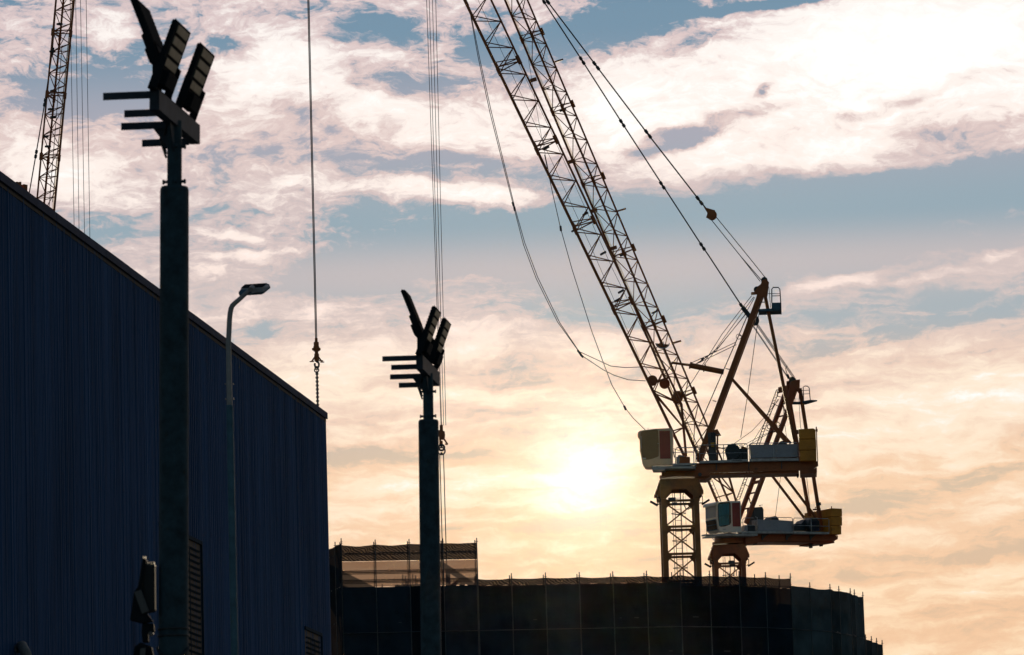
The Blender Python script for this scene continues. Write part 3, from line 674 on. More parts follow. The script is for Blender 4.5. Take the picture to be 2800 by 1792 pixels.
rl.path(K2c.poly('Q1', [(1030, 430), (1032, 412), (1440, 414), (1460, 432), (1470, 640)], -1.8), .025, 6)
rl.path(K2c.poly('Q1', [(1475, 640), (1472, 440), (1490, 420), (1740, 425), (1990, 432), (2005, 450), (2008, 655)], -1.8), .025, 6)
rl.tube(P('Q1', 1475, 530, -1.8), P('Q1', 2005, 545, -1.8), .02, 5); rl.tube(P('Q1', 1738, 425, -1.8), P('Q1', 1742, 648, -1.8), .03, 6)
rl.path(K2c.poly('Q1', [(1945, 640), (1938, 470), (1960, 450), (1990, 448)], -.3), .025, 5)
build_each(rl, 'deck_railing', M['galv'], c2)
MB().prism(K2c.poly('Q1', [(940, 442), (1245, 450), (1462, 465), (1468, 622), (945, 610)], -1.7), n*.8).build('machinery_housing', M['grey_panel'], c2, .02)
MB().prism(K2c.poly('Q1', [(880, 262), (1008, 252), (1028, 290), (1030, 430), (1030, 560), (880, 560)], -.7), n*.9).build('switch_cabinet', M['cabinet'], c2, .02)
an = MB(); an.tube(P('Q1', 972, 250, -.4), P('Q1', 972, 228, -.4), .04, 5); an.tube(P('Q1', 972, 230, -.4), P('Q1', 1015, 226, -.4), .02, 5); an.build('wind_gauge', M['rope'], c2)
wn = MB(); cen = P('Q1', 1700, 530, -.4); wn.tube(cen-n*.7, cen+n*.7, .5, 24)
wn.prism(K2c.poly('Q1', [(1590, 510), (1640, 450), (1720, 430), (1780, 460), (1800, 620), (1485, 612), (1490, 540), (1520, 500)], -.6), n*1.0)
cen = P('Q1', 1145, 470, -.2); wn.tube(cen-n*.5, cen+n*.5, .33, 20)
wno = wn.build('winch', M['machine'], c2, .02)
MB().prism(K2c.poly('Q1', [(1745, 462), (1862, 462), (1862, 612), (1770, 612)], -1.1), n*.6).build('motor_box', M['blue_box'], c2, .02)
TW = -1.75
for pl in ([(2045, 273), (2202, 280), (2205, 400), (2045, 398)], [(2045, 404), (2205, 404), (2205, 535), (2050, 532)], [(2015+30, 538), (2193, 540), (2193, 665), (2050, 662)]):
    MB().prism(K2c.poly('Q1', pl, TW), n*3.5).build('counterweight_block', M['yellow'], c2, .03)
cf = MB(); cf.bar(P('Q1', 1850, 275, -.55), P('Q1', 1890, 610, -.55), .25, .2, n); cf.tube(P('Q1', 2044, 245, -1.2), P('Q1', 2044, 275, -1.2), .04, 5)
cf.path(K2c.poly('Q1', [(1800, 280), (1802, 262), (1830, 260), (1832, 285)], -.5), .03, 5); cf.prism(K2c.poly('Q1', [(1785, 283), (1830, 280), (1830, 302), (1785, 302)], -.6), n*.2)
build_each(cf, 'counterweight_frame', M['orange_red'], c2)
# A-frame
nf, nt_ = P('X', 2040, 1431, -.62), P('X', 2180, 1052, -.62)
ff_, ft_ = nf+n*1.24, nt_+n*1.24
af = MB(); af.bar(nf, nt_, .25, .28, n); afo = af.build('a_frame', M['orange_red'], c2)
MB().bar(ff_, ft_, .25, .28, n).build('main_leg', M['orange_red'], afo)
rg = MB()
for k in range(1, 9):
    a_, b_ = nf.lerp(nt_, k/9), ff_.lerp(ft_, k/9); rg.tube(a_, b_, .06, 6)
    if k % 3 == 1 and k < 8: rg.tube(a_, ff_.lerp(ft_, (k+1)/9), .05, 6)
k0 = .3; rg.bar(nf.lerp(nt_, k0), ff_.lerp(ft_, k0), .2, .2, V((0, 0, 1)))
build_each(rg, 'cross_strut', M['orange_red'], afo)
for (p0, p1, t) in (((2187, 1062), (2238, 1392), -.62), ((2160, 1100), (2214, 1412), .62)):
    MB().bar(P('X', *p1, t), P('X', *p0, t), .2, .2, n).build('back_stay', M['orange_dark'], afo)
MB().tube(P('Q1', 1852, 235, -.62), P('Q1', 1845, 190, -.62), .19, 8).build('stay_joint', M['machine'], afo)
for (p0, p1, t) in (((1345, 455), (1815, 850), 0),):
    pass
for (p0, p1, t) in (((2106, 1250), pt('Q1', 1810, 412), -.62), ((2072, 1250), pt('Q1', 1640, 425), .62)):
    MB().bar(P('X', *p0, t), P('X', *p1, t), .14, .15, n).build('deck_brace', M['orange_dark'], afo)
hb = MB()
hb.prism(K2c.poly('C4', [(1270, 1060), (1310, 1045), (1348, 1040), (1345, 1125), (1340, 1155), (1325, 1130), (1305, 1125), (1280, 1190), (1262, 1245), (1240, 1240), (1250, 1160)], -.78), n*.1)
hb.prism(K2c.poly('C4', [(1240, 1055), (1290, 1045), (1310, 1050), (1300, 1120), (1270, 1150), (1255, 1240), (1235, 1240)], .6), n*.1)
hb.prism(K2c.poly('C4', [(1240, 1090), (1320, 1070), (1318, 1110), (1245, 1140)], -.6), n*1.2)
hb.build('a_frame_head', M['orange_red'], afo)
shv = MB()
for t in (-.4, 0, .4): shv.disc(P('C4', 1285, 1052, t), n, .3, .1, 18)
build_each(shv, 'sheave', M['machine'], afo)
cg = MB(); cg.prism([P('C4', 1200, 1228, .9), P('C4', 1340, 1228, -.4), P('C4', 1435, 1212, -1.4), P('C4', 1435, 1222, -1.4), P('C4', 1340, 1250, -.4), P('C4', 1200, 1250, .9)], E*.6)
cgo = cg.build('service_platform', M['lampfin'], c2)
cr_ = MB()
cr_.path([P('C4', 1378, 1222, -1), P('C4', 1374, 1105, -1), P('C4', 1390, 1096, -1), P('C4', 1412, 1098, -1.2), P('C4', 1425, 1112, -1.3), P('C4', 1434, 1215, -1.3)], .035, 6)
for y in (1135, 1165): cr_.tube(P('C4', 1345, y, -.7), P('C4', 1430, y-4, -1.3), .022, 5)
cr_.path([P('C4', 1160, 1185, .9), P('C4', 1157, 1140, .9), P('C4', 1165, 1127, .9), P('C4', 1200, 1128, .9)], .03, 5); cr_.tube(P('C4', 1160, 1185, .9), P('C4', 1200, 1190, .9), .03, 5)
for x in (1305, 1340): cr_.tube(P('C4', x, 1228, -.4), P('C4', x, 1150, -.4), .022, 5)
build_each(cr_, 'cage_rail', M['scaff'], cgo)
ldm = MB()
la, lb = P('C4', 1150, 1128, .9), P('Q1', 622, 150, .9)
ldm.tube(la, lb, .035, 5); ldm.tube(la-n*.4, lb-n*.4, .03, 5)
for k in range(40): ldm.tube(la.lerp(lb, k/39), la.lerp(lb, k/39)-n*.4, .018, 4)
for k in (.12, .35, .6, .85): q = la.lerp(lb, k); ldm.tube(q, q+E*.55+V((0, 0, -.22)), .03, 5)
for x, y, t in ((1085, 1440, .62), (1162, 1418, -.62)): ldm.ring(P('C4', x, y, t), n, .15, .03, 12, 5)
ldm.build('a_frame_ladder', M['rope'], afo)
ropes(c2, 'stay_rope', [K2c.poly('C2', l, t) for l, t in (([(1480, 590), (1360, 742), (1250, 860), (1095, 970), (1000, 1040)], 0), ([(1470, 590), (1390, 740), (1250, 960), (1200, 1040)], .4), ([(1430, 855), (1300, 915), (1140, 1000), (1060, 1045)], -.3), ([(1445, 850), (1330, 915), (1180, 1010)], -.1))]
      + [K2c.poly('C4', l, t) for l, t in (([(1205, 1250), (1215, 1380), (1235, 1540)], .8), ([(1340, 1250), (1352, 1440), (1375, 1530)], -.3))]
      + [[P('C3', 1495, 450, .3), P('C3', 1445, 830, .3)], [P('C3', 1708, 450, -.2), P('C3', 1745, 770, -.2)]], .02)
# boom
bmA, bmB = (1397, 0), (1783, 900)
foot = P('X', 1988, 1400); tA, tB = P('C5', 820, 170), P('C5', 1335, 1385)
j0 = P('C5', 868, 268); jst = (tA-tB)/2
br2, d2, tip2, tipb2, ud2 = boom(K2c, c2, foot, P('X', 1397, 0), tA, tB, 6, 12, P('C3', 1060, 480), P('X', 2020, 1398), 1.45, [j0+jst*k for k in range(-5, 4)], 1, .07)
for tg, x, y in (('C5', 985, 520), ('C6', 748, 454), ('C6', 1134, 1381), ('C2', 592, 118)): lug(K2c, br2, P(tg, x, y), V((.93, 0, .25)).normalized())
for tg, x, y, s, t in (('C5', 910, 748, .3, .5), ('C5', 1045, 928, .4, .5), ('C6', 780, 762, .4, .3), ('C6', 955, 1268, .3, .6), ('C4', 70, 597, .3, .5), ('C6', 1000, 1165, .35, 0)):
    q = P(tg, x, y, t); a_ = (E*.87+V((0, 0, .4))); MB().box(q, a_*s*.55, n*.15, a_.cross(n)*s*.16).build('boom_fitting', M['machine'], br2)
ai = MB(); c_ = P('C2', 502, 105, -.8)
arc = [P('C2', 440, 120, -.8)]+[P('C2', 500+62*math.cos(R(a)), 112+55*math.sin(R(a)), -.8) for a in range(170, 5, -15)]
ai.prism(arc, n*.04); aio = ai.build('angle_indicator', M['orange_dark'], br2)
sc = MB()
for a in range(165, 10, -9):
    u0, u1 = (500+60*math.cos(R(a)), 112+52*math.sin(R(a))), (500+52*math.cos(R(a)), 112+44*math.sin(R(a)))
    p0, p1 = P('C2', *u0, -.82), P('C2', *u1, -.82); sc.bar(p0, p1, .015, .06, n)
sc.tube(P('C2', 505, 105, -.84), P('C2', 510, 140, -.84), .03, 5)
sc.build('dial_scale', M['galv'], aio)
sh2 = MB(); sh2.disc(P('C2', 627, 570, -.5), n, .42, .12, 22); build_each(sh2, 'boom_sheave', M['orange_dark'], br2)
ropes(c2, 'boom_rope', [[tip2, P('C5', 690, 0, .2), P('C5', 1290, 1500, .2), P('C2', 530, 240, .2), P('C2', 700, 640, .2), P('C2', 780, 840, .2)], [P('C5', 750, 470, .3), P('C5', 800, 780, .3), P('C5', 860, 1130, .3), P('C5', 940, 1520, .3), P('C6', 232, 60, .3)]], .016)
bl = MB()
blA, blB = foot+d2*.6, foot+d2*9
for s_ in (.2, .55): bl.tube(blA+n*s_, blB+n*s_, .025, 5)
for k in range(28): q = blA.lerp(blB, k/27); bl.tube(q+n*.2, q+n*.55, .018, 4)
bl.build('boom_ladder', M['rope'], br2)
pA = P('C5', 875, 0); pdir = (pA-P('C6', 1540, 1010)).normalized()
pend(c2, [pA+pdir*5.2, pA, P('C5', 1207, 512), P('C5', 1545, 1040), P('C6', 1337, 705), P('C4', 580, 0), P('C4', 858, 425)],
     [(pA, pdir), (P('C5', 1207, 512), pdir), (P('C5', 1545, 1040), pdir), (P('C6', 1055, 275), pdir), (P('C6', 1337, 705), pdir), (P('C4', 862, 432), pdir)], .05)
sb = MB(); sb.bar(P('C4', 862, 432), P('C4', 950, 545), .12, .32, n); sb.disc(P('C4', 955, 545), n, .4, .35, 18); sb.build('luffing_block', M['machine'], c2)
ropes(c2, 'luffing_rope', [[P('C4', 940, 572)+n*t, P('C4', 1250, 1030)+n*t] for t in (-.05, .05)] + [[P('C4', 968, 555)+n*t, P('C4', 1292, 1022)+n*t] for t in (-.14, -.02, .10)], .024, 'rope_light')
cl = MB(); cl.tube(P('C4', 1255, 1035), P('C4', 1240, 1000), .1, 6); cl.path(K2c.poly('C4', [(1240, 925), (1225, 950), (1240, 1000)], 0), .03, 5); cl.build('rope_guide', M['machine'], afo)

# ---------------------------------------------------- crane three: behind the warehouse on the left
K3c = Crane((20, 1300), 330, 40)
c3 = empty('tower_crane', K3c.c, 'farthest tower crane rising behind the blue warehouse, only its steep lattice boom showing', 'crane', 'luffing tower cranes')
P = K3c.P; n = K3c.n; e = K3c.e
tl = lambda y: (153-.0946*y)
mid = lambda y: ((405+500)/2/2.406-(.0946)*y)
foot = P('X', mid(1150), 1150); tA, tB = P('X', tl(87), 87), P('X', tl(428), 428)
br3, d3, tip3, tipb3, ud3 = boom(K3c, c3, foot, P('X', mid(0), 0), tA, tB, 6, 7, P('X', tl(1090), 1090), P('X', tl(1090)+6, 1150), 1.55, [P('X', tl(y), y) for y in (88, 258, 428, 598)], -1, .075)
rg = MB()
for y in range(87-57*5, 900, 57): q = P('X', mid(y), y); t_ = P('X', tl(y), y); rg.tube(q-n*.78, q+n*.78, .035, 5); rg.tube(t_, q-n*.78, .03, 5)
build_each(rg, 'cross_strut', M['orange_dark'], br3)
ropes(c3, 'boom_rope', [[P('K1', 478, 0, -.3), P('K1', 345, 1330, -.3)], [P('K1', 408, 300, .3), P('K1', 320, 1400, .3)]], .03)
for x, y in ((392, 160), (350, 600), (335, 720), (350, 772), (315, 965), (345, 340), (300, 900)): MB().box(P('K1', x, y), e*.2, n*.15, V((0, 0, .07))).build('boom_fitting', M['machine'], br3)
pdir = (P('K1', 295, 675)-P('K1', 190, 1285)).normalized(); hp_ = P('K5', 370, 640)
pend(c3, [tip3, P('K1', 366, 60), P('K1', 345, 335), P('K1', 295, 675), P('K1', 237, 1015), P('K1', 190, 1285), hp_], [(P('K1', 345, 340), pdir), (P('K1', 295, 675), pdir), (P('K1', 237, 1015), pdir)], .05)
af = MB(); hp = P('K5', 285, 560); lo = foot-e*2.0+V((0, 0, -.45))
af.bar(lo-n*.6, hp-n*.6, .35, .35, n)
afo = af.build('a_frame', M['orange_dark'], c3)
MB().bar(lo+n*.6, hp+n*.6, .35, .35, n).build('main_leg', M['orange_dark'], afo)
for t in (-.6, .6): MB().bar(lo+n*t-e*4.6, hp+n*t, .22, .22, n).build('back_stay', M['orange_dark'], afo)
hd = MB(); hd.prism(K3c.poly('K5', [(190, 528), (240, 497), (262, 505), (262, 515), (275, 515), (275, 500), (300, 500), (305, 585), (330, 590), (348, 605), (370, 655), (350, 720), (250, 700), (200, 600)], -.8), n*1.6)
hd.build('a_frame_head', M['orange_dark'], afo)
fz = foot.z
MB().box(foot-e*1.5+V((0, 0, -.9)), e*5.5, n*1.0, V((0, 0, .45))).build('deck_girder', M['orange_dark'], c3)
cz = [fz-1.8]
while cz[-1]-bay > 1: cz.append(cz[-1]-bay)
cz.append(.3)
K3c.c = V((foot.x-e.x, foot.y-e.y, 0)); c3.location = c3.location
mo3, ex3, ey3 = mast(K3c, c3, .33, fz-1.35, 3, 0, 1.98, cz)

# ------------------------------------------------------------------ hook blocks hanging from the cranes
def vert(p, z): return V((p.x, p.y, z))
# single-fall hook of the near crane
Yh = tip1.y
h1 = at(pt('S4', 1097, 780), Yh)
hk = empty('hook_block', vert(h1, h1.z), 'slim tripod-footed crane hook on a single rope with chain sling, above the warehouse corner', 'crane hook')
zr = tip1.z
tops = at((842, 0), Yh)
rp = MB(); rp.tube(vert(h1+V((-.035, 0, 0)), at(pt('S4', 1095, 715), Yh).z), vert(h1+V((-.035, 0, 0)), zr), .032, 6); rp.build('rope', M['rope'], hk)
rp = MB(); rp.tube(vert(h1+V((.035, .05, 0)), at(pt('S4', 1095, 715), Yh).z), vert(h1+V((.035, .05, 0)), zr), .032, 6); rp.build('rope', M['rope_light'], hk)
A = lambda x, y: at(pt('S4', x, y), Yh)
b = MB(); b.tube(A(1096, 712), A(1096, 760), .09, 10); b.tube(A(1096, 755), A(1097, 800), .16, 10); b.tube(A(1097, 800), A(1098, 850), .19, 10); b.tube(A(1098, 850), A(1100, 880), .11, 10); b.tube(A(1100, 878), A(1102, 955), .15, 10)
b.box(A(1097, 828), V((.26, 0, 0)), V((0, .12, 0)), V((0, 0, .06)))
b.ring(A(1126, 830), (0, 1, 0), .08, .02, 12, 5)
bo = b.build('block', M['orange_dark'], hk)
for x, y, dy in ((1045, 952, .3), (1055, 966, -.3), (1158, 960, .2), (1150, 958, -.3)):
    l = MB(); q = A(x, y)+V((0, dy, 0)); l.tube(A(1100, 880), q, .045, 6); l.box(q, V((.12, 0, 0)), V((0, .1, 0)), V((0, 0, .02))); l.build('foot', M['orange_dark'], bo)
hkm = MB(); hc = A(1103, 992)
hkm.path([A(1102, 955), A(1100, 970)]+[hc+V((.13*math.cos(R(a)), 0, .19*math.sin(R(a)))) for a in range(110, -215, -20)], .06, 8)
hkm.build('hook', M['machine'], hk)
ch = MB()
ch.ring(A(1100, 1028), (0, 1, 0), .10, .035, 14, 6); ch.ring(A(1100, 1050), (0, 1, 0), .13, .04, 14, 6)
z0, z1 = A(1102, 1068).z, A(1113, 1560).z
q = A(1104, 1100); k = 0; z = z0
while z > z1:
    ch.ring(V((q.x, q.y, z)), ((1, 0, 0), (0, 1, 0))[k % 2], .075, .03, 8, 5); z -= .12; k += 1
ch.tube(V((q.x, q.y, z0)), V((q.x, q.y, z1)), .05, 5)
ch.build('sling_chain', M['rope'], hk)
# four-fall hook of the far crane
Yh2 = tip2.y
A = lambda x, y: at(pt('C7', x, y), Yh2)
h2 = A(572, 1220)
hk = empty('hook_block', h2, 'orange four-rope crane hook block peeking out beside the smaller floodlight pole', 'crane hook')
tp = vert(at((1178, 0), Yh2), tip2.z)
for k, (x0, x1) in enumerate(((555, -.42), (560, -.14), (575, .14), (592, .42))):
    q = A(x0+12, 1200); MB().tube(V((q.x, q.y, A(572, 1165).z)), tp+V((x1, 0, 0)), .022, 5).build('rope', M['rope'], hk)
b = MB(); b.prism([A(x, y) for x, y in ((556, 1162), (580, 1160), (582, 1205), (595, 1210), (596, 1250), (588, 1268), (562, 1268), (552, 1285), (550, 1230), (552, 1205), (556, 1200))], V((0, .5, 0)))
bo = b.build('block', M['hook'], hk, .03)
b2 = MB(); b2.disc(A(572, 1238)+V((0, -.03, 0)), (0, 1, 0), .24, .08, 18); b2.box(A(562, 1225)+V((0, -.06, 0)), V((.16, 0, 0)), V((0, .04, 0)), V((0, 0, .22))); build_each(b2, 'sheave', M['hook'], bo)
l = MB(); l.tube(A(590, 1268), A(616, 1308), .06, 6); l.tube(A(594, 1304), A(616, 1310), .04, 5); l.tube(A(562, 1268), A(558, 1315), .06, 6); l.prism([A(x, y) for x, y in ((560, 1280), (578, 1280), (582, 1320), (556, 1320))], V((0, .25, 0))); l.build('foot', M['orange_dark'], bo)
hkm = MB(); hkm.ring(A(570, 1332), (0, 1, 0), .2, .07, 14, 6); hkm.ring(A(570, 1358), (0, 1, 0), .25, .05, 16, 6); hkm.tube(A(570, 1310), A(570, 1326), .08, 8); hkm.build('hook', M['machine'], hk)
sm = MB(); q = A(571, 1385)
for dx in (-.13, .13):
    ppp = [A(570, 1368), q+V((dx, 0, 0)), V((q.x+dx+.0, q.y, A(571, 1385).z-16))]
    sm.path(ppp, .035, 5)
sm.tube(A(570, 1368), A(570, 1386), .08, 6); sm.build('sling', M['rope'], hk)
# four ropes of the farthest crane
Y3 = tip3.y
q3 = at(pt('K1', 535, 1500), Y3)
hk = empty('hook_block', V((q3.x, q3.y, q3.z-8)), 'four thin parallel hoist ropes beside the steep left boom, block hidden by the warehouse', 'crane hook')
for k, x in enumerate((490, 520, 557, 591)):
    q = at(pt('K1', x, 1500), Y3); t_ = at(pt('K1', (462, 498, 530, 567)[k], 0), Y3)
    MB().tube(q+V((0, 0, -8)), t_+(t_-q)*.35, .024, 5).build('rope', M['rope_light'], hk)
b = MB(); b.box(V((q3.x, q3.y, q3.z-8.6)), V((.55, 0, 0)), V((0, .25, 0)), V((0, 0, .7))); b.disc(V((q3.x, q3.y-.27, q3.z-8.5)), (0, 1, 0), .4, .06); b.build('block', M['hook'], hk)

# ------------------------------------------------------------------ warehouse with ribbed cladding
W1 = at((887, 1130), 137)
dvp = ray((2930, 2632)); dh = V((dvp.x, dvp.y, 0)).normalized()      # runs away from the camera
nw = V((dh.y, -dh.x, 0));                                            # towards the camera side
if nw.dot(W1-CAM) > 0: nw = -nw
zt = W1.z
LEN = 74.0
def wallp(s, z, o=0): return V((W1.x, W1.y, 0))-dh*s+nw*o+V((0, 0, z))
def onwall(p, o=0): return hit(p, W1+nw*o, nw)
wh = empty('warehouse', wallp(LEN/2, 0), 'tall blue corrugated metal warehouse with grey parapet flashing, filling the left side', 'warehouse')
wm = MB(); prof = []; s = 0.0; rnd = random.Random(3); k = 0
while s < LEN:
    pitch = .132*(1+rnd.uniform(-.05, .05)); dpt = .045*rnd.uniform(.75, 1.25)
    if k % 7 == 0: prof += [(s, 0), (s+.006, -.01), (s+.018, -.01)]
    prof += [(s+.024, 0), (s+pitch*.42, 0), (s+pitch*.52, dpt), (s+pitch*.88, dpt)]; s += pitch; k += 1
prof.append((s, 0)); LEN = s
vs = []
for a, o in prof: vs += [wallp(a, 0, o), wallp(a, zt-.16, o)]
wm.add(vs, [[2*i, 2*i+2, 2*i+3, 2*i+1] for i in range(len(prof)-1)])
wm.build('wall', M['clad'], wh)
bd_ = MB(); dp = 26
bd_.prism([wallp(.02, 0, -.03), wallp(LEN, 0, -.03), wallp(LEN, 0, -dp), wallp(.02, 0, -dp)], V((0, 0, zt-.3)))
bd_.build('roof_and_core', M['clad'], wh)
fl = MB(); x = 0; i = 0
while x < LEN:
    l = 2.7+rnd.uniform(-.1, .1); o = .105+(.004 if i % 2 else 0)
    fl.prism([wallp(x, zt-.20, o), wallp(min(LEN, x+l-.012), zt-.20, o), wallp(min(LEN, x+l-.012), zt, o), wallp(x, zt, o)], -nw*.5); x += l; i += 1
flo = fl.build('parapet_flashing', M['cap'], wh)
sf = MB(); sf.prism([wallp(-.01, zt-.30, .05), wallp(LEN, zt-.30, .05), wallp(LEN, zt-.21, .05), wallp(-.01, zt-.21, .05)], -nw*.2); sf.build('cap_shadow_strip', M['void'], wh)  # near-black strip painting the shadow below the parapet cap
cs = MB(); cs.prism([wallp(0, 0, .045), wallp(.16, 0, .045), wallp(.16, zt-.31, .045), wallp(0, zt-.31, .045)], -nw*.5-dh*-.0); cs.build('corner_trim', M['clad'], wh)
def louvre(pr, pl_x, depth_h, rows, mull):
    tr = onwall(pr, .0); tl_ = onwall((pl_x, pr[1]), 0)
    s_r = -(tr-V((W1.x, W1.y, 0))).dot(dh); s_l = -(tl_-V((W1.x, W1.y, 0))).dot(dh); z1 = tr.z; z0 = z1-depth_h
    b = MB(); b.prism([wallp(s_r, z0, .05), wallp(s_l, z0, .05), wallp(s_l, z1, .05), wallp(s_r, z1, .05)], -nw*.09)
    o = b.build('louvre', M['void'], wh)
    f = MB()
    f.prism([wallp(s_r-.05, z1, .1), wallp(s_l+.05, z1, .1), wallp(s_l+.05, z1+.1, .1), wallp(s_r-.05, z1+.1, .1)], -nw*.14)
    f.prism([wallp(s_r-.05, z0, .1), wallp(s_r, z0, .1), wallp(s_r, z1-.002, .1), wallp(s_r-.05, z1-.002, .1)], -nw*.1)
    f.build('frame', M['slat'], o)
    sl = MB(); st_ = depth_h/rows
    mg = .45
    for k in range(rows):
        z = z1-.25-k*st_
        if z < z0: break
        sl.prism([wallp(s_r+mg*.7, z, .062), wallp(s_l-.05, z, .062), wallp(s_l-.05, z+.045, .095), wallp(s_r+mg*.7, z+.045, .095)], nw*.012)
    for k in range(1, mull+1):
        ss = s_r+(s_l-s_r)*k/(mull+1); sl.prism([wallp(ss-.03, z0, .1), wallp(ss+.03, z0, .1), wallp(ss+.03, z1-.2, .1), wallp(ss-.03, z1-.2, .1)], nw*.012)
    sl.build('slats', M['slat'], o)
louvre((543, 1491), 432, 6.5, 40, 2)
louvre((873, 1741), 829, 5.0, 32, 3)
pp = MB(); q0 = onwall((52, 1772), .05); q1 = onwall((66, 1784), .35); 
pp.path([q0, q0.lerp(q1, .6)+V((0, 0, .1)), onwall((72, 1790), .45), onwall((82, 1800), .5)+V((0, 0, -.4))], .12, 10)
pp.prism([onwall(p, .12) for p in ((50, 1765), (58, 1768), (58, 1780), (50, 1781))], -nw*.1)
pp.build('vent_pipe', M['pipe'], wh)

# ------------------------------------------------------------------ floodlight poles in front
def flood_pole(label):
    Y0 = 30.0
    az = R(8.4); b = V((math.sin(az), math.cos(az), 0)); l = V((-math.cos(az), math.sin(az), 0)); r = -l; up = V((0, 0, 1))
    base = at(pt('L6', 848, 1300), Y0)
    ax = V((base.x, base.y, 0))
    root = empty('floodlight_pole', ax, label, 'light pole', 'steel floodlight poles')
    zs = at((472, 512), Y0).z; zb = at(pt('L6', 855, 905), Y0).z      # shoulder, beam top at centre
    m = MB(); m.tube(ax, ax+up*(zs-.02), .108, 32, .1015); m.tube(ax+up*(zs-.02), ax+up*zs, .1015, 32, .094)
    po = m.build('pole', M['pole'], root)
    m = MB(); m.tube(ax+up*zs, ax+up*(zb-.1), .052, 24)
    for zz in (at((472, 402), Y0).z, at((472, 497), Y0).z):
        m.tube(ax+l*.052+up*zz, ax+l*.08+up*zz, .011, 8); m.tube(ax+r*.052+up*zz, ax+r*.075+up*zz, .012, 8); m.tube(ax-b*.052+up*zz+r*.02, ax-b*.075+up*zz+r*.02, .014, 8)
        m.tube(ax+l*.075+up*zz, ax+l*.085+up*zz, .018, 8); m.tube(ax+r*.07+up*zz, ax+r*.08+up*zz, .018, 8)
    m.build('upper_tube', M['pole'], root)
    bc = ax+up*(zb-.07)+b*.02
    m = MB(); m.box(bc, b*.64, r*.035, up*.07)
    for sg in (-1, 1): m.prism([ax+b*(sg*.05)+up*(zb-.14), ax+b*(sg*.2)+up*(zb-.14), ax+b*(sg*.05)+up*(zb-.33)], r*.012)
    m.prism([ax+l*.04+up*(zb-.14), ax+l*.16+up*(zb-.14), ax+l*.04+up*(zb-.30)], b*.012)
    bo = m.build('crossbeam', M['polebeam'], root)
    for u, w in ((-.56, .055), (.06, .055), (-.03, -.055), (.60, -.055)):
        q = bc+b*u+up*w; t = MB()
        t.box(q+l*(.035+.175), l*.175, b*.004, up*.026); t.box(q+l*(.035+.175)+b*.022+up*.024, l*.173, b*.018, up*.002)
        t.build('bracket_arm', M['polebeam'], root)
    def lamp(u, raise_, tilt, sgn):
        d = (up*math.cos(R(tilt))+r*(sgn*math.sin(R(tilt)))); nn = d.cross(b)
        if nn.dot(r)*sgn < 0: nn = -nn                              # the lens side, outwards and down
        o = bc+b*u+up*(.07+raise_)
        f = MB(); f.box(o+d*.335-nn*.01, b*.205, d*.17, nn*.018)
        for k in range(11): f.box(o+d*(.185+k*.03)-nn*.031, b*.19, d*.010, nn*.004)
        f.prism([o+d*.17-b*.217+nn*.012, o+d*.50-b*.217+nn*.012, o+d*.515-b*.217-nn*.01, o+d*.17-b*.217-nn*.03], b*.01)
        fo = f.build('floodlight', M['flood'], root)
        for k in range(4): MB().box(o+d*(.215+k*.081)+nn*.011, b*.155, d*.028, nn*.004).build('led_module', M['led'], fo)
        dr = MB(); dr.box(o+d*.105+nn*.012, b*.13, d*.055, nn*.045); dr.build('driver_box', M['flood'], fo, .006)
        bk = MB()
        for s_ in (-1, 1):
            bk.prism([o+b*(s_*.22)-nn*.03+d*(-.0), o+b*(s_*.22)+nn*.03, o+b*(s_*.22)+nn*.03+d*.23, o+b*(s_*.22)-nn*.03+d*.26], b*.008)
        bk.prism([o-b*.22-r*.03-up*raise_, o+b*.22-r*.03-up*raise_, o+b*.22+r*.03-up*raise_, o-b*.22+r*.03-up*raise_], up*.01)
        if raise_ > 0: bk.box(o-b*.20-up*raise_*.5, b*.02, r*.03, up*raise_*.55); bk.box(o+b*.15-up*raise_*.5, b*.02, r*.02, up*raise_*.5)
        bk.build('bracket', M['flood'], fo)
    lamp(-.36, .20, 21, -1); lamp(-.50, 0, 20, 1); lamp(.28, 0, 20, 1)
    cb = MB(); cb.path([bc+l*.05+b*-.05-up*.06, bc+l*.09-up*.16, ax+l*.06+up*(zb-.33)], .008, 6); cb.path([bc+l*.06+b*-.02-up*.06, bc+l*.11-up*.15, ax+l*.06+up*(zb-.36)], .008, 6); cb.build('cable', M['rope'], root)
    return root, ax
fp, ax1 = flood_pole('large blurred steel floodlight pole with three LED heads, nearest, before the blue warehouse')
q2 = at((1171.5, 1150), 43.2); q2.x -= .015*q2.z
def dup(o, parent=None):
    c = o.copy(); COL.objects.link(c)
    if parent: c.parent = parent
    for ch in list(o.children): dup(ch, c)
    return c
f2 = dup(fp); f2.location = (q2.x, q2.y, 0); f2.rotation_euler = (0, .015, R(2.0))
fp.location.x -= .02*7.2; fp.rotation_euler = (0, .02, 0)   # both poles stand a little out of plumb
f2['label'] = 'smaller steel floodlight pole with three LED heads, standing before the netted scaffold'
# dark floodlight and fittings strapped low on the near pole
Af = lambda x, y, dy=0: at(pt('K8', x, y), 29.9+dy)
fx = empty('floodlight', Af(400, 900), 'dark tilted floodlight strapped low on the left side of the largest pole', 'floodlight')
m = MB(); m.prism([Af(x, y) for x, y in ((350, 505), (392, 505), (388, 560), (480, 575), (485, 1060), (400, 1080), (330, 1040), (300, 800))], V((0, .12, 0)))
m.build('housing', M['void'], fx, .008)
m = MB(); m.prism([Af(x, y, -.02) for x, y in ((350, 500), (390, 508), (350, 760), (400, 1090), (470, 1180), (330, 1195), (215, 1165), (260, 860), (300, 800), (315, 760))], V((0, .05, 0)))
m.build('visor', M['flood'], fx, .008)
m = MB(); m.bar(Af(300, 850, -.03), Af(385, 1080, -.03), .02, .05, V((0, 1, 0))); m.bar(Af(330, 900, -.04), Af(365, 1060, -.04), .01, .018, V((0, 1, 0))); m.build('yoke', M['cabinet'], fx)
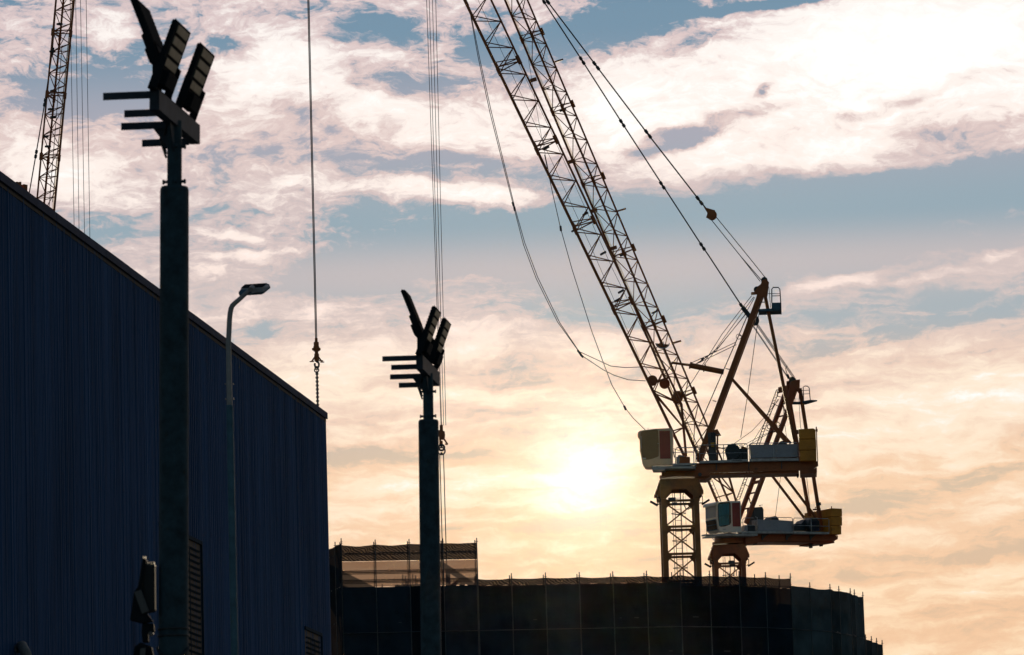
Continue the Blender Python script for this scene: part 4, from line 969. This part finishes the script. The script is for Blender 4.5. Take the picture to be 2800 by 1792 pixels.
m = MB(); m.prism([Af(x, y) for x, y in ((400, 556), (484, 566), (484, 580), (400, 572))], V((0, .1, 0)))
for k in range(6): m.box(Af(404+k*14, 555, .03), V((.004, 0, 0)), V((0, .03, 0)), V((0, 0, .01)))
for k in range(3): m.box(Af(358+k*13, 492, .03), V((.003, 0, 0)), V((0, .02, 0)), V((0, 0, .008)))
m.build('fins', M['cabinet'], fx)
m = MB(); m.prism([Af(x, y) for x, y in ((350, 1190), (470, 1200), (480, 1290), (410, 1290), (415, 1400), (350, 1400), (340, 1280))], V((0, .08, 0))); m.prism([Af(x, y) for x, y in ((330, 1400), (450, 1450), (470, 1560), (250, 1560), (265, 1450))], V((0, .08, 0)))
m.build('mounting_bracket', M['flood'], fx, .006)
m = MB(); m.disc(Af(442, 1312, -.02), (0, 1, 0), .017, .03, 14); m.prism([Af(x, y, -.02) for x, y in ((330, 1470), (385, 1460), (380, 1560), (320, 1560))], V((0, .02, 0))); build_each(m, 'bolt_plate', M['cabinet'], fx)
zz = [at(pt('K8', 665, y), 30).z for y in (1262, 1335, 1480)]
m = MB()
for z in zz[:2]: m.tube(V((fp.location.x+.02*z, ax1.y, z-.006)), V((fp.location.x+.02*z, ax1.y, z+.006)), .112, 32)
build_each(m, 'strap', M['rope'], fx)
cb = MB(); cc = V((fp.location.x+.02*zz[2], ax1.y, 0))
cb.path([cc+V((.115*math.sin(a), -.115*math.cos(a), zz[2]+.05-.11*math.cos(a*.9))) for a in [(-1.4+.2*i) for i in range(15)]], .008, 6); cb.build('cable', M['rope'], fx)

# ------------------------------------------------------------------ street lamp
YL = 52.0
A = lambda x, y, dy=0: at(pt('S4', x, y), YL+dy)
b0 = A(180, 1200)
sl_ = empty('street_lamp', V((b0.x, b0.y, 0)), 'slim grey street lamp with bent arm and flat head, before the warehouse wall', 'street lamp')
m = MB(); zj = A(182, 1430).z
m.tube(V((b0.x, b0.y, 0)), V((b0.x, b0.y, zj)), 0.050, 20, .042); m.tube(V((b0.x, b0.y, zj)), V((b0.x, b0.y, zj+.015)), .042, 20, .036); m.build('post', M['lampfin'], sl_)
x0 = b0
arm = [V((b0.x, b0.y, zj)), V((b0.x, b0.y, A(178, 760).z)), A(178, 640), A(183, 520), A(190, 450), A(200, 400), A(212, 372), A(230, 352), A(300, 292), A(360, 238), A(412, 190)]
m = MB(); m.path(arm, [.036, .033, .032, .032, .032, .032, .031, .030, .028, .026, .025], 16)
for y in (1195, 1352): 
    z = A(180, y).z
    for s in (-1, 1): m.tube(V((b0.x+s*.03, b0.y, z)), V((b0.x+s*.05, b0.y, z)), .006, 6); m.tube(V((b0.x+s*.045, b0.y, z)), V((b0.x+s*.055, b0.y, z)), .01, 8)
m.build('bent_arm', M['lamp'], sl_)
top = [A(283, 215, .0), A(330, 160, .22), A(350, 150, .25), A(575, 134, .25), A(597, 140, .24), A(608, 165, .16), A(535, 225, .0), A(300, 240, -.02), A(285, 236, -.01)]
top = [A(278, 226, .0), A(322, 170, .2), A(345, 150, .25), A(575, 134, .25), A(600, 142, .23), A(612, 168, .16), A(545, 222, .0), A(520, 235, -.01), A(310, 247, -.01), A(285, 246, 0)]
hm_ = MB(); hm_.prism(top, V((0, .02, -.02))); hdo = hm_.build('lamp_head', M['lampfin'], sl_, .004)
fn = MB()
for k in range(15):
    a0, a1 = A(352, 153, .25).lerp(A(572, 139, .25), k/14), A(310, 190, .12).lerp(A(528, 178, .12), k/14)
    fn.bar(a0+V((0, -.02, .004)), a1+V((0, -.02, .004)), .006, .01, V((0, 0, 1)))
fn.build('cooling_fin', M['flood'], hdo)
sd = MB(); sd.prism([A(305, 190, .04), A(528, 178, .04), A(522, 193, .03), A(302, 206, .03)], V((0, -.01, 0))); sd.prism([A(528, 182, .0), A(585, 140, .2), A(610, 165, .12), A(545, 225, -.02), A(412, 243, -.03), A(430, 200, -.03)], V((0, -.012, 0)))
sd.build('side_trim', M['lamp'], hdo)
sk = MB(); sk.tube(A(405, 200, -.04), A(425, 178, .02), .032, 14); sk.tube(A(400, 245, -.03), A(398, 262, -.03), .008, 6); sk.box(A(470, 215, -.045), V((.01, 0, 0)), V((0, .005, 0)), V((0, 0, .015))); sk.build('socket', M['lamp'], hdo)

# ------------------------------------------------------------------ scaffold with netting
a7 = R(7); fd = V((math.cos(a7), math.sin(a7), 0)); fn_ = V((-math.sin(a7), math.cos(a7), 0))
C0 = at((1860, 1573), 228)
def onf(p, o=0): return hit(p, C0+fn_*o, fn_)
def step_to(prev, px, y, L=1.8):
    d = ray((px, y)); d = V((d.x, d.y, 0)); d /= d.y
    # point prev -> on ray at distance L, the farther solution
    a = d.dot(d); bq = -2*d.dot(V((prev.x, prev.y, 0))); cq = prev.x**2+prev.y**2-L*L
    disc = bq*bq-4*a*cq
    t = (-bq+math.sqrt(max(0, disc)))/(2*a); return V((d.x*t, d.y*t, 0))
tallx = [933, 1026, 1118.6, 1211, 1303.7]; mainx = [1303.7, 1398.5, 1491.5, 1584, 1675.7, 1768, 1860]
flat = lambda p: V((p.x, p.y, 0))
zmain = C0.z; ztall = onf(pt('N1', 1500, 201)).z
tall = [flat(onf((x, 1486))) for x in tallx]; main = [flat(onf((x, 1575))) for x in mainx]
wrap = [tall[0]]
w1_ = step_to(tall[0], 916, 1480, 1.8); w2_ = step_to(w1_, 893, 1480, 1.8)
wrapl = [w2_, w1_, tall[0]]
curve = [main[-1]]
for x in (1940, 2021, 2093, 2161): curve.append(step_to(curve[-1], x, 1575))
low = [curve[-1]]
for x, L in ((2215, 1.8), (2270, 1.8), (2294, 1.5), (2325, 1.8), (2336, .9), (2359, 1.8)): low.append(step_to(low[-1], x, 1620, L))
d_ = ray(pt('N3', 1268, 408)); zlow = (CAM + d_*((low[0].y)/d_.y)).z
far = [step_to(low[-1], 2367, 1750, 2.4)]
for x, L in ((2383, 1.5), (2397, 1.5), (2412, 1.8)): far.append(step_to(far[-1], x, 1755, L))
d_ = ray((2383, 1752)); zfar = (CAM+d_*(far[1].y/d_.y)).z
seam = [onf((1600, 1719)).z]
LIFT = 1.8
def build_scaffold(label, nodes, ztop, bands, postup, mats, zsee=None, inner=True, seamz=None, group='netted scaffolds', lr=.024, rows=None):
    root = empty('scaffold', nodes[len(nodes)//2], label, 'scaffold', group)
    zbot = 0.05
    levels = []
    for i in range(len(nodes)-1):
        a, b = nodes[i], nodes[i+1]; t = (b-a); Ln = t.length; t.normalize(); o = V((t.y, -t.x, 0))
        if o.y > 0: o = -o
        # net panel with slack at the top and folds
        NX, NZ = 12, 26
        for (z1, z0, mk, off) in bands:
            vs = []; fs = []
            rr = random.Random(i*31+int(z1*10)); slack = rr.uniform(.0, .09); ph_ = rr.uniform(0, 6); fa = rr.uniform(.04, .10)
            nz = NZ if z1-z0 > 3 else 6
            for jz in range(nz+1):
                for jx in range(NX+1):
                    u, w_ = jx/NX, jz/nz
                    z = z1+(z0-z1)*w_
                    sagz = slack*4*u*(1-u)*(1-w_ if z1 == ztop else 0)
                    h_ = z1-z
                    bil = .05*math.sin(math.pi*u)*(math.sin(h_*1.7+ph_)+.6*math.sin(h_*3.3+ph_*2))
                    fold = fa*math.sin((u*Ln*1.0+h_*.75)*7+ph_)*min(1, 4*u*(1-u)*1.2)*(.4+.6*math.sin(h_*.9+ph_)**2)
                    vs.append(a+t*(Ln*u)+o*(off+bil+fold)+V((0, 0, z-sagz)))
            for jz in range(nz):
                for jx in range(NX):
                    k = jz*(NX+1)+jx; fs.append([k, k+1, k+NX+2, k+NX+1])
            mb = MB(); mb.add(vs, fs, True); mb.build('net_panel', M[mk], root)
    for i, p in enumerate(nodes):
        MB().tube(p+V((0, 0, zbot)), p+V((0, 0, ztop+postup)), .027, 8).build('post', M['scaff'], root)
        MB().disc(p+V((0, 0, ztop+.06)), (0, 0, 1), .075, .02, 10).build('coupler', M['scaff'], root)
    lg = MB(); rowz = []
    z = ztop-.45
    if rows: rowz = [ztop-r for r in rows]; z = rowz[-1]-LIFT
    while z > 0: rowz.append(z); z -= LIFT
    for i in range(len(nodes)-1):
        a, b = nodes[i], nodes[i+1]
        for z in rowz: lg.tube(a+V((0, .16, z)), b+V((0, .16, z)), lr, 6)
        if seamz:
            for z in seamz: lg.tube(a+V((0, -.05, z)), b+V((0, -.05, z)), .02, 6)
    build_each(lg, 'ledger', M['scaff'], root)
    if inner:
        ii = MB(); ib = MB()
        for i, p in enumerate(nodes):
            t = (nodes[min(i+1, len(nodes)-1)]-nodes[max(i-1, 0)]).normalized(); back = V((-t.y, t.x, 0)); back = back if back.y > 0 else -back
            q = p+back*.9
            MB().tube(q+V((0, 0, zbot)), q+V((0, 0, ztop+postup*.9)), .028, 8).build('inner_post', M['scaff'], root)
            for z in rowz: ib.tube(p+V((0, 0, z-.05)), q+V((0, 0, z-.05)), .022, 6)
            if i < len(nodes)-1:
                p2 = nodes[i+1]+back*.9
                for z in rowz: ib.tube(q+V((0, 0, z)), p2+V((0, 0, z)), .022, 6)
        build_each(ib, 'transom', M['scaff'], root)
        pk = MB()
        for i in range(len(nodes)-1):
            a, b = nodes[i], nodes[i+1]; t = (b-a).normalized(); back = V((-t.y, t.x, 0)); back = back if back.y > 0 else -back
            for z in rowz[1:]:
                if zsee and z > zsee+.2: continue
                pk.prism([a+back*.06+V((0, 0, z+.03)), b+back*.06+V((0, 0, z+.03)), b+back*.84+V((0, 0, z+.03)), a+back*.84+V((0, 0, z+.03))], V((0, 0, .04)))
        build_each(pk, 'plank', M['scaff'], root)
    return root
zb_main = onf(pt('N2', 800, 395)).z; zb_main2 = onf(pt('N2', 2100, 440)).z
zb1, zb2, zbt = onf(pt('N1', 1500, 300)).z, onf(pt('N1', 1500, 400)).z, onf(pt('N1', 800, 725)).z
sz = [onf((1600, 1719)).z]
build_scaffold('tall see-through end of the netted scaffold, beside the warehouse corner', tall, ztall, [(ztall, zb1+.01, 'net_double', -.004), (zb1-.01, zb2, 'net_double', -.004), (zb2-.02, zbt+.02, 'net', -.004), (zbt, .05, 'net_tight', -.004)], .25, None, zsee=zbt, seamz=sz, lr=.028, rows=(.44, 1.38, 1.46, 1.86, 1.94, 2.38))
build_scaffold('narrow return of netting folded back beside the blue warehouse corner', wrapl, ztall+.1, [(ztall+.1, .05, 'net_tight', -.004)], .25, None, zsee=None, inner=False)
build_scaffold("long straight dark netted scaffold below the sun, reaching to the nearer crane's mast", main, zmain, [(zmain, zb_main, 'net_double', -.004), (zb_main, .05, 'net_tight', -.004)], .27, None, zsee=zb_main, seamz=sz)
build_scaffold("bending stretch of dark netted scaffold in front of the farther crane's mast", curve, zmain, [(zmain, zb_main-.2, 'net_double', -.004), (zb_main-.2, .05, 'net_tight', -.004)], .27, None, zsee=zb_main, seamz=sz)
build_scaffold('stepped-down right end of the netted scaffold, turning away with creased dark sheets', low, zlow, [(zlow, .05, 'net_side', -.004)], .27, None, seamz=sz, inner=False)
build_scaffold('lowest short netted scaffold at the far right bottom', far, zfar, [(zfar, .05, 'net_side', -.004)], .25, None, inner=False)

# building behind the netting
def bodybox(name, nodes, zt_, back, depth, label):
    root = None; m = MB(); pts_ = []
    for i, p in enumerate(nodes):
        t = (nodes[min(i+1, len(nodes)-1)]-nodes[max(i-1, 0)]).normalized(); bk = V((-t.y, t.x, 0)); bk = bk if bk.y > 0 else -bk
        pts_.append(p+bk*back)
    l0, l1 = pts_[0], pts_[-1]
    pts_ += [V((l1.x-.5, l1.y+depth, 0)), V((l0.x, max(l0.y, l1.y)+depth, 0))]
    m.prism(pts_, V((0, 0, zt_)))
    return m
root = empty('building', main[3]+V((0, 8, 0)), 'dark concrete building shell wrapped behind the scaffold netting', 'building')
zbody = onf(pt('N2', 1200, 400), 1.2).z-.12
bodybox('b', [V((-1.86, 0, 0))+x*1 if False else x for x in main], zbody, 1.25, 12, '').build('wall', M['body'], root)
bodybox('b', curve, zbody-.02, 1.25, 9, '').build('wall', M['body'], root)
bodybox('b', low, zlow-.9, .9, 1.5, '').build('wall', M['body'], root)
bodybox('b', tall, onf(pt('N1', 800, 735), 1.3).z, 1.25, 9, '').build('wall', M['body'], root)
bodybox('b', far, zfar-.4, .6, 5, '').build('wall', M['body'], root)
# things glimpsed through the see-through net
Yr = tall[2].y+14
A = lambda x, y, dy=0: at(pt('N1', x, y), Yr+dy)
m = MB(); m.prism([A(200, 440), A(385, 535), A(770, 728), A(770, 900), A(200, 900)], V((0, 10, 0)))
tag(m.build('shed_roof', M['body']), 'dark sloping roof end seen through the thin net left of the pole', 'roof')
m = MB()
m.bar(A(1575, 460), A(2000, 745), .34, .3, V((0, 1, 0))); m.bar(A(1640, 500), A(1640, 760), .3, .26, V((0, 1, 0))); m.bar(A(1815, 610), A(1815, 760), .26, .26, V((0, 1, 0))); m.bar(A(1660, 730), A(1830, 610), .2, .2, V((0, 1, 0))); m.bar(A(1575, 460), A(1300, 470), .34, .3, V((0, 1, 0))); m.bar(A(1250, 745), A(2050, 745), .3, .3, V((0, 1, 0)))
tag(m.build('roof_truss', M['body']), 'dark steel roof truss showing through the thin net right of the smaller pole', 'roof truss')
m = MB()
for x, y0 in ((1100, 575), (1132, 590), (1150, 645), (1218, 570), (1252, 585), (1270, 640), (853, 690), (1665, 660), (1735, 660), (1785, 655)):
    m.tube(A(x, y0, -3), A(x, 780, -3), .035, 6)
m.tube(A(1095, 700, -3), A(1300, 700, -3), .04, 6); m.tube(A(1210, 650, -3), A(1300, 650, -3), .03, 6); m.box(A(1180, 712, -3), V((.8, 0, 0)), V((0, .3, 0)), V((0, 0, .06)))
tag(m.build('tube_scaffold', M['scaff']), 'bare scaffold tube tops standing behind the thin net, left of the smaller pole', 'scaffold')

# ------------------------------------------------------------------ thin evening haze
hz = MB(); hz.box(V((0, 0, 51)), V((1450, 0, 0)), V((0, 1450, 0)), V((0, 0, 52)))
hzm = bpy.data.materials.new('thin_haze'); hzm.use_nodes = True; hn = hzm.node_tree
hn.nodes.remove(hn.nodes['Principled BSDF'])
pv = hn.nodes.new('ShaderNodeVolumePrincipled'); pv.inputs['Color'].default_value = (1, .70, .34, 1); pv.inputs['Density'].default_value = 0.65e-6; pv.inputs['Anisotropy'].default_value = .978
hn.links.new(pv.outputs[0], hn.nodes['Material Output'].inputs['Volume'])
tag(hz.build('haze', hzm), kind='stuff')

# ------------------------------------------------------------------ sky and sun
SUN_PX = (1594, 1303)
sd_ = ray(SUN_PX).normalized()
sun_el, sun_az = math.asin(sd_.z), math.atan2(sd_.x, sd_.y)
ld_ = bpy.data.lights.new('sun', 'SUN'); ld_.energy = 2.0; ld_.angle = R(.5); ld_.color = (1, .80, .55)
so = bpy.data.objects.new('sun', ld_); COL.objects.link(so); so.rotation_euler = (-sd_).to_track_quat('-Z', 'Y').to_euler()

def degs(p):
    d = ray(p).normalized(); return (math.degrees(math.atan2(d.x, d.y)), math.degrees(math.asin(d.z)))
world = bpy.data.worlds.new('World'); scene.world = world; world.use_nodes = True
nt = world.node_tree; N = nt.nodes; L = nt.links
for x in list(N): N.remove(x)
def nd(t, **k):
    x = N.new(t)
    for a, b in k.items(): setattr(x, a, b)
    return x
def setin(sock, v):
    if hasattr(v, 'links') or hasattr(v, 'is_linked'): L.new(v, sock)
    else: sock.default_value = v
def math_(op, a, b=None, c=None, clamp=False):
    x = nd('ShaderNodeMath', operation=op, use_clamp=clamp); setin(x.inputs[0], a)
    if b is not None: setin(x.inputs[1], b)
    if c is not None: setin(x.inputs[2], c)
    return x.outputs[0]
def vm(op, a, b=None):
    x = nd('ShaderNodeVectorMath', operation=op); setin(x.inputs[0], a)
    if b is not None:
        if op == 'SCALE': setin(x.inputs[3], b)
        else: setin(x.inputs[1], b)
    return x.outputs[1] if op in ('LENGTH', 'DOT_PRODUCT', 'DISTANCE') else x.outputs[0]
def smooth(v, a, b, o0=0.0, o1=1.0):
    x = nd('ShaderNodeMapRange', interpolation_type='SMOOTHSTEP'); setin(x.inputs[0], v)
    x.inputs[1].default_value = a; x.inputs[2].default_value = b; x.inputs[3].default_value = o0; x.inputs[4].default_value = o1
    return x.outputs[0]
def mixc(f, a, b, mode='MIX'):
    x = nd('ShaderNodeMix', data_type='RGBA', blend_type=mode, clamp_factor=True); setin(x.inputs[0], f); setin(x.inputs[6], a); setin(x.inputs[7], b)
    return x.outputs[2]
tc = nd('ShaderNodeTexCoord'); dirn = vm('NORMALIZE', tc.outputs['Generated'])
sx = nd('ShaderNodeSeparateXYZ'); L.new(dirn, sx.inputs[0])
azd = math_('MULTIPLY', math_('ARCTAN2', sx.outputs[0], sx.outputs[1]), 180/math.pi)
eld = math_('MULTIPLY', math_('ARCSINE', sx.outputs[2]), 180/math.pi)
cx = nd('ShaderNodeCombineXYZ'); L.new(azd, cx.inputs[0]); L.new(eld, cx.inputs[1]); Pd = cx.outputs[0]
def noise(vec, scale, detail=6, rough=.55, sc=(1, 1, 1), loc=(0, 0, 0), rot=0, dist=0):
    mp = nd('ShaderNodeMapping'); L.new(vec, mp.inputs[0]); mp.inputs['Scale'].default_value = sc; mp.inputs['Location'].default_value = loc; mp.inputs['Rotation'].default_value = (0, 0, R(rot))
    x = nd('ShaderNodeTexNoise'); L.new(mp.outputs[0], x.inputs['Vector']); x.inputs['Scale'].default_value = scale; x.inputs['Detail'].default_value = detail; x.inputs['Roughness'].default_value = rough; x.inputs['Distortion'].default_value = dist
    return x
# the sky's layout is warped by noise so that every cloud edge is ragged
w1n = noise(Pd, .55, 3, .5, (1, 1.9, 1), (3.1, 7.7, 0)); w2n = noise(Pd, 2.0, 4, .6, (1, 1.7, 1), (9.3, 2.7, 0))
warp = vm('ADD', vm('SCALE', vm('SUBTRACT', w1n.outputs['Color'], (.5, .5, .5)), 1.0), vm('SCALE', vm('SUBTRACT', w2n.outputs['Color'], (.5, .5, .5)), .40))
warp = vm('MULTIPLY', warp, (1, .55, 0))
Pw = vm('ADD', Pd, warp)
DPP = 1.1638/206.0                                # degrees per overview unit
BL = [ # x, y (overview), rx, ry, rot(deg, + rises to the right), amount
 (1950, 190, 640, 190, 3, .62), (2250, 130, 480, 170, 2, .40), (1540, 322, 300, 48, 2, .42), (2080, 346, 640, 44, 1, .45), (2300, 60, 420, 90, 0, .3), (1480, 230, 140, 90, 5, .30),
 (1490, 45, 230, 55, 10, -.60), (1900, -12, 420, 18, 2, -.65), (1680, 300, 210, 26, 14, -.84), (1560, 330, 130, 24, 4, -.60), (1790, 212, 36, 16, 30, -.9), (2240, 322, 190, 38, 3, -.84), (2150, 300, 70, 24, 0, -.4), (2090, 235, 150, 16, 12, -.6), (2300, 170, 110, 18, 8, -.5), (1650, 95, 130, 24, 12, -.4), (1370, 290, 60, 110, 0, -.30),
 (1900, 470, 760, 75, 3, -.58), (1700, 560, 420, 80, 6, -.38), (2250, 430, 320, 60, 1, -.42), (2100, 580, 560, 70, 6, -.40), (2050, 750, 480, 70, 6, -.34), (1500, 720, 300, 90, 0, -.32), (1980, 655, 170, 17, 8, .55), (2350, 598, 80, 14, 6, .40), (2200, 640, 120, 12, 6, .25),
 (1000, 590, 330, 85, 8, -.52), (820, 640, 190, 50, 8, -.35), (1250, 560, 170, 70, 0, -.40), (1300, 420, 200, 40, 0, -.12), (560, 560, 60, 14, -12, .42), (500, 545, 90, 14, -14, .3), (540, 608, 80, 12, -2, .4), (720, 590, 120, 12, 3, .22), (480, 640, 110, 12, -8, .3),
 (640, 160, 150, 95, -10, .60), (540, 250, 130, 60, 0, .30), (780, 120, 180, 60, -20, .22), (850, 235, 260, 42, -8, .40), (980, 300, 260, 40, -14, .32), (1300, 270, 240, 70, 12, .42), (1040, 330, 130, 50, -8, .22), (1180, 250, 70, 30, 0, .2),
 (900, 75, 110, 38, -5, -.42), (1130, 105, 85, 40, -10, -.42), (1230, 150, 70, 40, 0, -.40), (540, 110, 70, 26, -12, -.62), (640, 235, 60, 20, 0, -.2), (970, 205, 60, 24, 0, -.42), (870, 200, 70, 22, 0, -.32), (760, 250, 60, 20, -10, -.3), (690, 195, 40, 16, 0, -.3), (1050, 180, 50, 24, 0, -.2),
 (290, 190, 180, 95, -8, -.50), (140, 225, 130, 65, 0, -.40), (245, 60, 70, 45, 0, .45), (60, 60, 90, 40, 0, .1), (60, 310, 90, 50, 0, .15), (80, 380, 140, 55, -10, .42), (230, 420, 160, 80, -10, .34), (70, 280, 60, 20, 0, .1),
 (1000, 455, 300, 26, -7, .45), (760, 415, 120, 30, -10, .20), (1180, 470, 160, 22, -4, .40), (560, 420, 220, 60, -10, .10), (620, 370, 260, 36, -4, -.20), (1000, 390, 260, 36, -6, -.28), (880, 510, 160, 30, 0, -.22), (420, 330, 90, 50, 0, .12), (250, 540, 130, 40, 0, -.18),
 (1230, 800, 130, 42, -14, .30), (1110, 805, 110, 52, -8, .26), (1400, 828, 90, 32, -4, .30), (1320, 780, 120, 18, -10, .2), (1050, 850, 120, 50, 0, .2), (1200, 875, 200, 26, -4, -.18), (620, 720, 260, 26, 0, .22), (800, 850, 150, 40, 0, .20), (620, 780, 160, 20, 0, -.12), (1320, 640, 260, 60, 0, -.25), (840, 680, 140, 24, 0, -.12),
 (2100, 905, 520, 40, 6, .28), (2330, 900, 260, 60, 4, .14), (2050, 1000, 460, 60, 6, .16), (1900, 830, 220, 22, 6, -.22), (2200, 1150, 380, 44, 8, -.2), (2300, 1270, 320, 36, 5, -.26), (2000, 1200, 260, 22, 4, -.26), (2330, 1110, 200, 20, 6, -.2), (2200, 1330, 300, 24, 2, -.2), (2100, 1420, 400, 20, 2, .18), (1900, 1100, 300, 40, 4, .16), (2350, 1050, 260, 30, 4, .10),
 (860, 1090, 180, 40, -6, -.18), (840, 1200, 160, 50, 0, .22), (900, 1000, 260, 26, 0, .1), (1050, 930, 380, 24, -4, .2), (1090, 1030, 220, 16, 2, -.16), (1260, 1250, 260, 20, 2, -.14), (800, 1290, 120, 30, 0, .1), (860, 1060, 160, 14, 0, -.18),
]
acc = None; Pk = Pw
for bi, (x, y, rx, ry, rot, amp) in enumerate(BL):
    if bi and bi % 5 == 0:                        # keeps the shader's working memory small
        Pk = vm('ADD', Pw, vm('SCALE', (1e-7, 1e-7, 0), acc))
    a, e_ = degs((x*1.1638, y*1.1638))
    mp = nd('ShaderNodeMapping', vector_type='TEXTURE'); L.new(Pk, mp.inputs[0])
    mp.inputs['Location'].default_value = (a, e_, 0); mp.inputs['Rotation'].default_value = (0, 0, R(rot+1.7)); mp.inputs['Scale'].default_value = (rx*DPP, ry*DPP, 1)
    ln = vm('LENGTH', mp.outputs[0])
    s_ = smooth(ln, 1.45, .25, 0, amp)
    acc = s_ if acc is None else math_('ADD', acc, s_)
n1 = noise(Pw, .75, 9, .60, (1, 2.5, 1), (0, 0, 0), 4); n2 = noise(Pw, 2.4, 8, .62, (1, 2.5, 1), (5.2, 1.3, 0), 7, .3); n4 = noise(Pw, 6.0, 7, .62, (1, 2.1, 1), (2.2, 8.3, 0), 8, .4); n5 = noise(Pw, 1.25, 8, .55, (.8, 4.2, 1), (6.1, 3.3, 0), 3, .3); n3 = noise(Pd, .42, 8, .5, (.7, 3.6, 1), (1.7, 4.1, 0), -3, .25)
fb = math_('ADD', math_('MULTIPLY', math_('SUBTRACT', n1.outputs['Fac'], .5), 1.35), math_('MULTIPLY', math_('SUBTRACT', n2.outputs['Fac'], .5), 1.35))
fb = math_('ADD', fb, math_('MULTIPLY', math_('SUBTRACT', n4.outputs['Fac'], .5), .78))
lowm = smooth(eld, 9.6, 7.6)                       # toward the horizon clouds lie in long thin sheets
fb = math_('ADD', math_('MULTIPLY', fb, math_('MULTIPLY_ADD', lowm, -.52, 1.0)), math_('MULTIPLY', math_('ADD', math_('MULTIPLY', math_('SUBTRACT', n3.outputs['Fac'], .5), 2.0), math_('MULTIPLY', math_('SUBTRACT', n5.outputs['Fac'], .5), 1.5)), lowm))
midm = math_('MULTIPLY', smooth(eld, 8.0, 8.9), smooth(eld, 11.2, 10.0))
fb = math_('MULTIPLY', fb, math_('SUBTRACT', 1.0, math_('MULTIPLY', midm, math_('MULTIPLY_ADD', smooth(azd, -.2, 1.6), .45, .12))))
fb = math_('ADD', fb, math_('MULTIPLY', math_('MULTIPLY', math_('SUBTRACT', n5.outputs['Fac'], .5), .85), midm))
dens = math_('ADD', math_('ADD', acc, fb), math_('MULTIPLY_ADD', lowm, .20, .46))
CL = {'clear': [], 'thin': [], 'thick': []}
def ramp(stops):
    """colour by elevation in degrees"""
    lo_, hi_ = 0.0, 20.0
    x = nd('ShaderNodeValToRGB'); f = nd('ShaderNodeMapRange'); L.new(eld, f.inputs[0]); f.inputs[1].default_value = lo_; f.inputs[2].default_value = hi_
    L.new(f.outputs[0], x.inputs[0]); x.color_ramp.interpolation = 'EASE'
    el_ = x.color_ramp.elements
    while len(el_) > 1: el_.remove(el_[0])
    for i, (p, c) in enumerate(stops):
        q = el_[0] if i == 0 else el_.new((p-lo_)/(hi_-lo_))
        q.position = (p-lo_)/(hi_-lo_); q.color = lin(c)
    return x.outputs[0]
yel = lambda y: degs((1400, y*1.1638))[1]
clear = ramp([(yel(1500), (224, 190, 158)), (yel(1150), (218, 194, 168)), (yel(930), (202, 186, 176)), (yel(760), (170, 180, 186)), (yel(640), (192, 186, 188)), (yel(520), (150, 170, 182)), (yel(300), (170, 170, 182)), (yel(60), (118, 148, 170)), (yel(-200), (92, 130, 160))])
thin = ramp([(yel(1500), (243, 201, 163)), (yel(1150), (246, 208, 173)), (yel(930), (238, 209, 190)), (yel(700), (214, 197, 193)), (yel(520), (210, 193, 192)), (yel(300), (222, 200, 196)), (yel(0), (218, 198, 198))])
thick = ramp([(yel(1500), (255, 226, 190)), (yel(1150), (255, 232, 204)), (yel(930), (255, 235, 212)), (yel(700), (252, 231, 221)), (yel(400), (255, 242, 234)), (yel(0), (255, 248, 243))])
c_ = mixc(smooth(dens, .14, .52), clear, thin)
c_ = mixc(smooth(dens, .46, 1.0), c_, thick)
hotc = mixc(smooth(dens, .95, 1.55), c_, (1.06, 1.04, 1.01, 1))
# the sun behind thin cloud
gam = math_('MULTIPLY', math_('ARCCOSINE', math_('MINIMUM', vm('DOT_PRODUCT', dirn, tuple(sd_)), 1.0)), 180/math.pi)
g1 = math_('POWER', 2.718, math_('MULTIPLY', math_('POWER', math_('DIVIDE', gam, .60), 2), -1)); g2 = math_('POWER', 2.718, math_('MULTIPLY', math_('POWER', math_('DIVIDE', gam, 1.5), 2), -1))
g3 = math_('POWER', 2.718, math_('MULTIPLY', math_('DIVIDE', gam, 3.2), -1))
def addglow(c, g, col, k):
    return mixc(math_('MULTIPLY', g, k), c, mixc(1.0, c, col, 'ADD'))
hotc = addglow(hotc, g3, (.07, .046, .024, 1), 1.0)
hotc = addglow(hotc, g2, (.16, .125, .065, 1), 1.0)
hotc = addglow(hotc, g1, (.36, .40, .46, 1), 1.0)
# away from the sun the sky is the plain evening one
nis = nd('ShaderNodeTexSky', sky_type='NISHITA', sun_disc=False); nis.sun_elevation = sun_el; nis.sun_rotation = sun_az; nis.altitude = 20; nis.air_density = 1.2; nis.dust_density = 2.0; nis.ozone_density = 2.0
nsc = vm('SCALE', nis.outputs[0], 1.0)
front = smooth(gam, 60, 14)
bg = nd('ShaderNodeBackground'); bg.inputs['Strength'].default_value = .1
painted = vm('SCALE', hotc, 10.0)
fin = mixc(front, nsc, painted)
L.new(fin, bg.inputs[0]); out = nd('ShaderNodeOutputWorld'); L.new(bg.outputs[0], out.inputs[0])
world.cycles.sampling_method = 'MANUAL'; world.cycles.sample_map_resolution = 1024

# ------------------------------------------------------------------ view
vs_ = scene.view_settings; vs_.view_transform = 'Standard'; vs_.look = 'None'; vs_.exposure = 0; vs_.gamma = 1
scene.cycles.transparent_max_bounces = 16; scene.cycles.max_bounces = 5
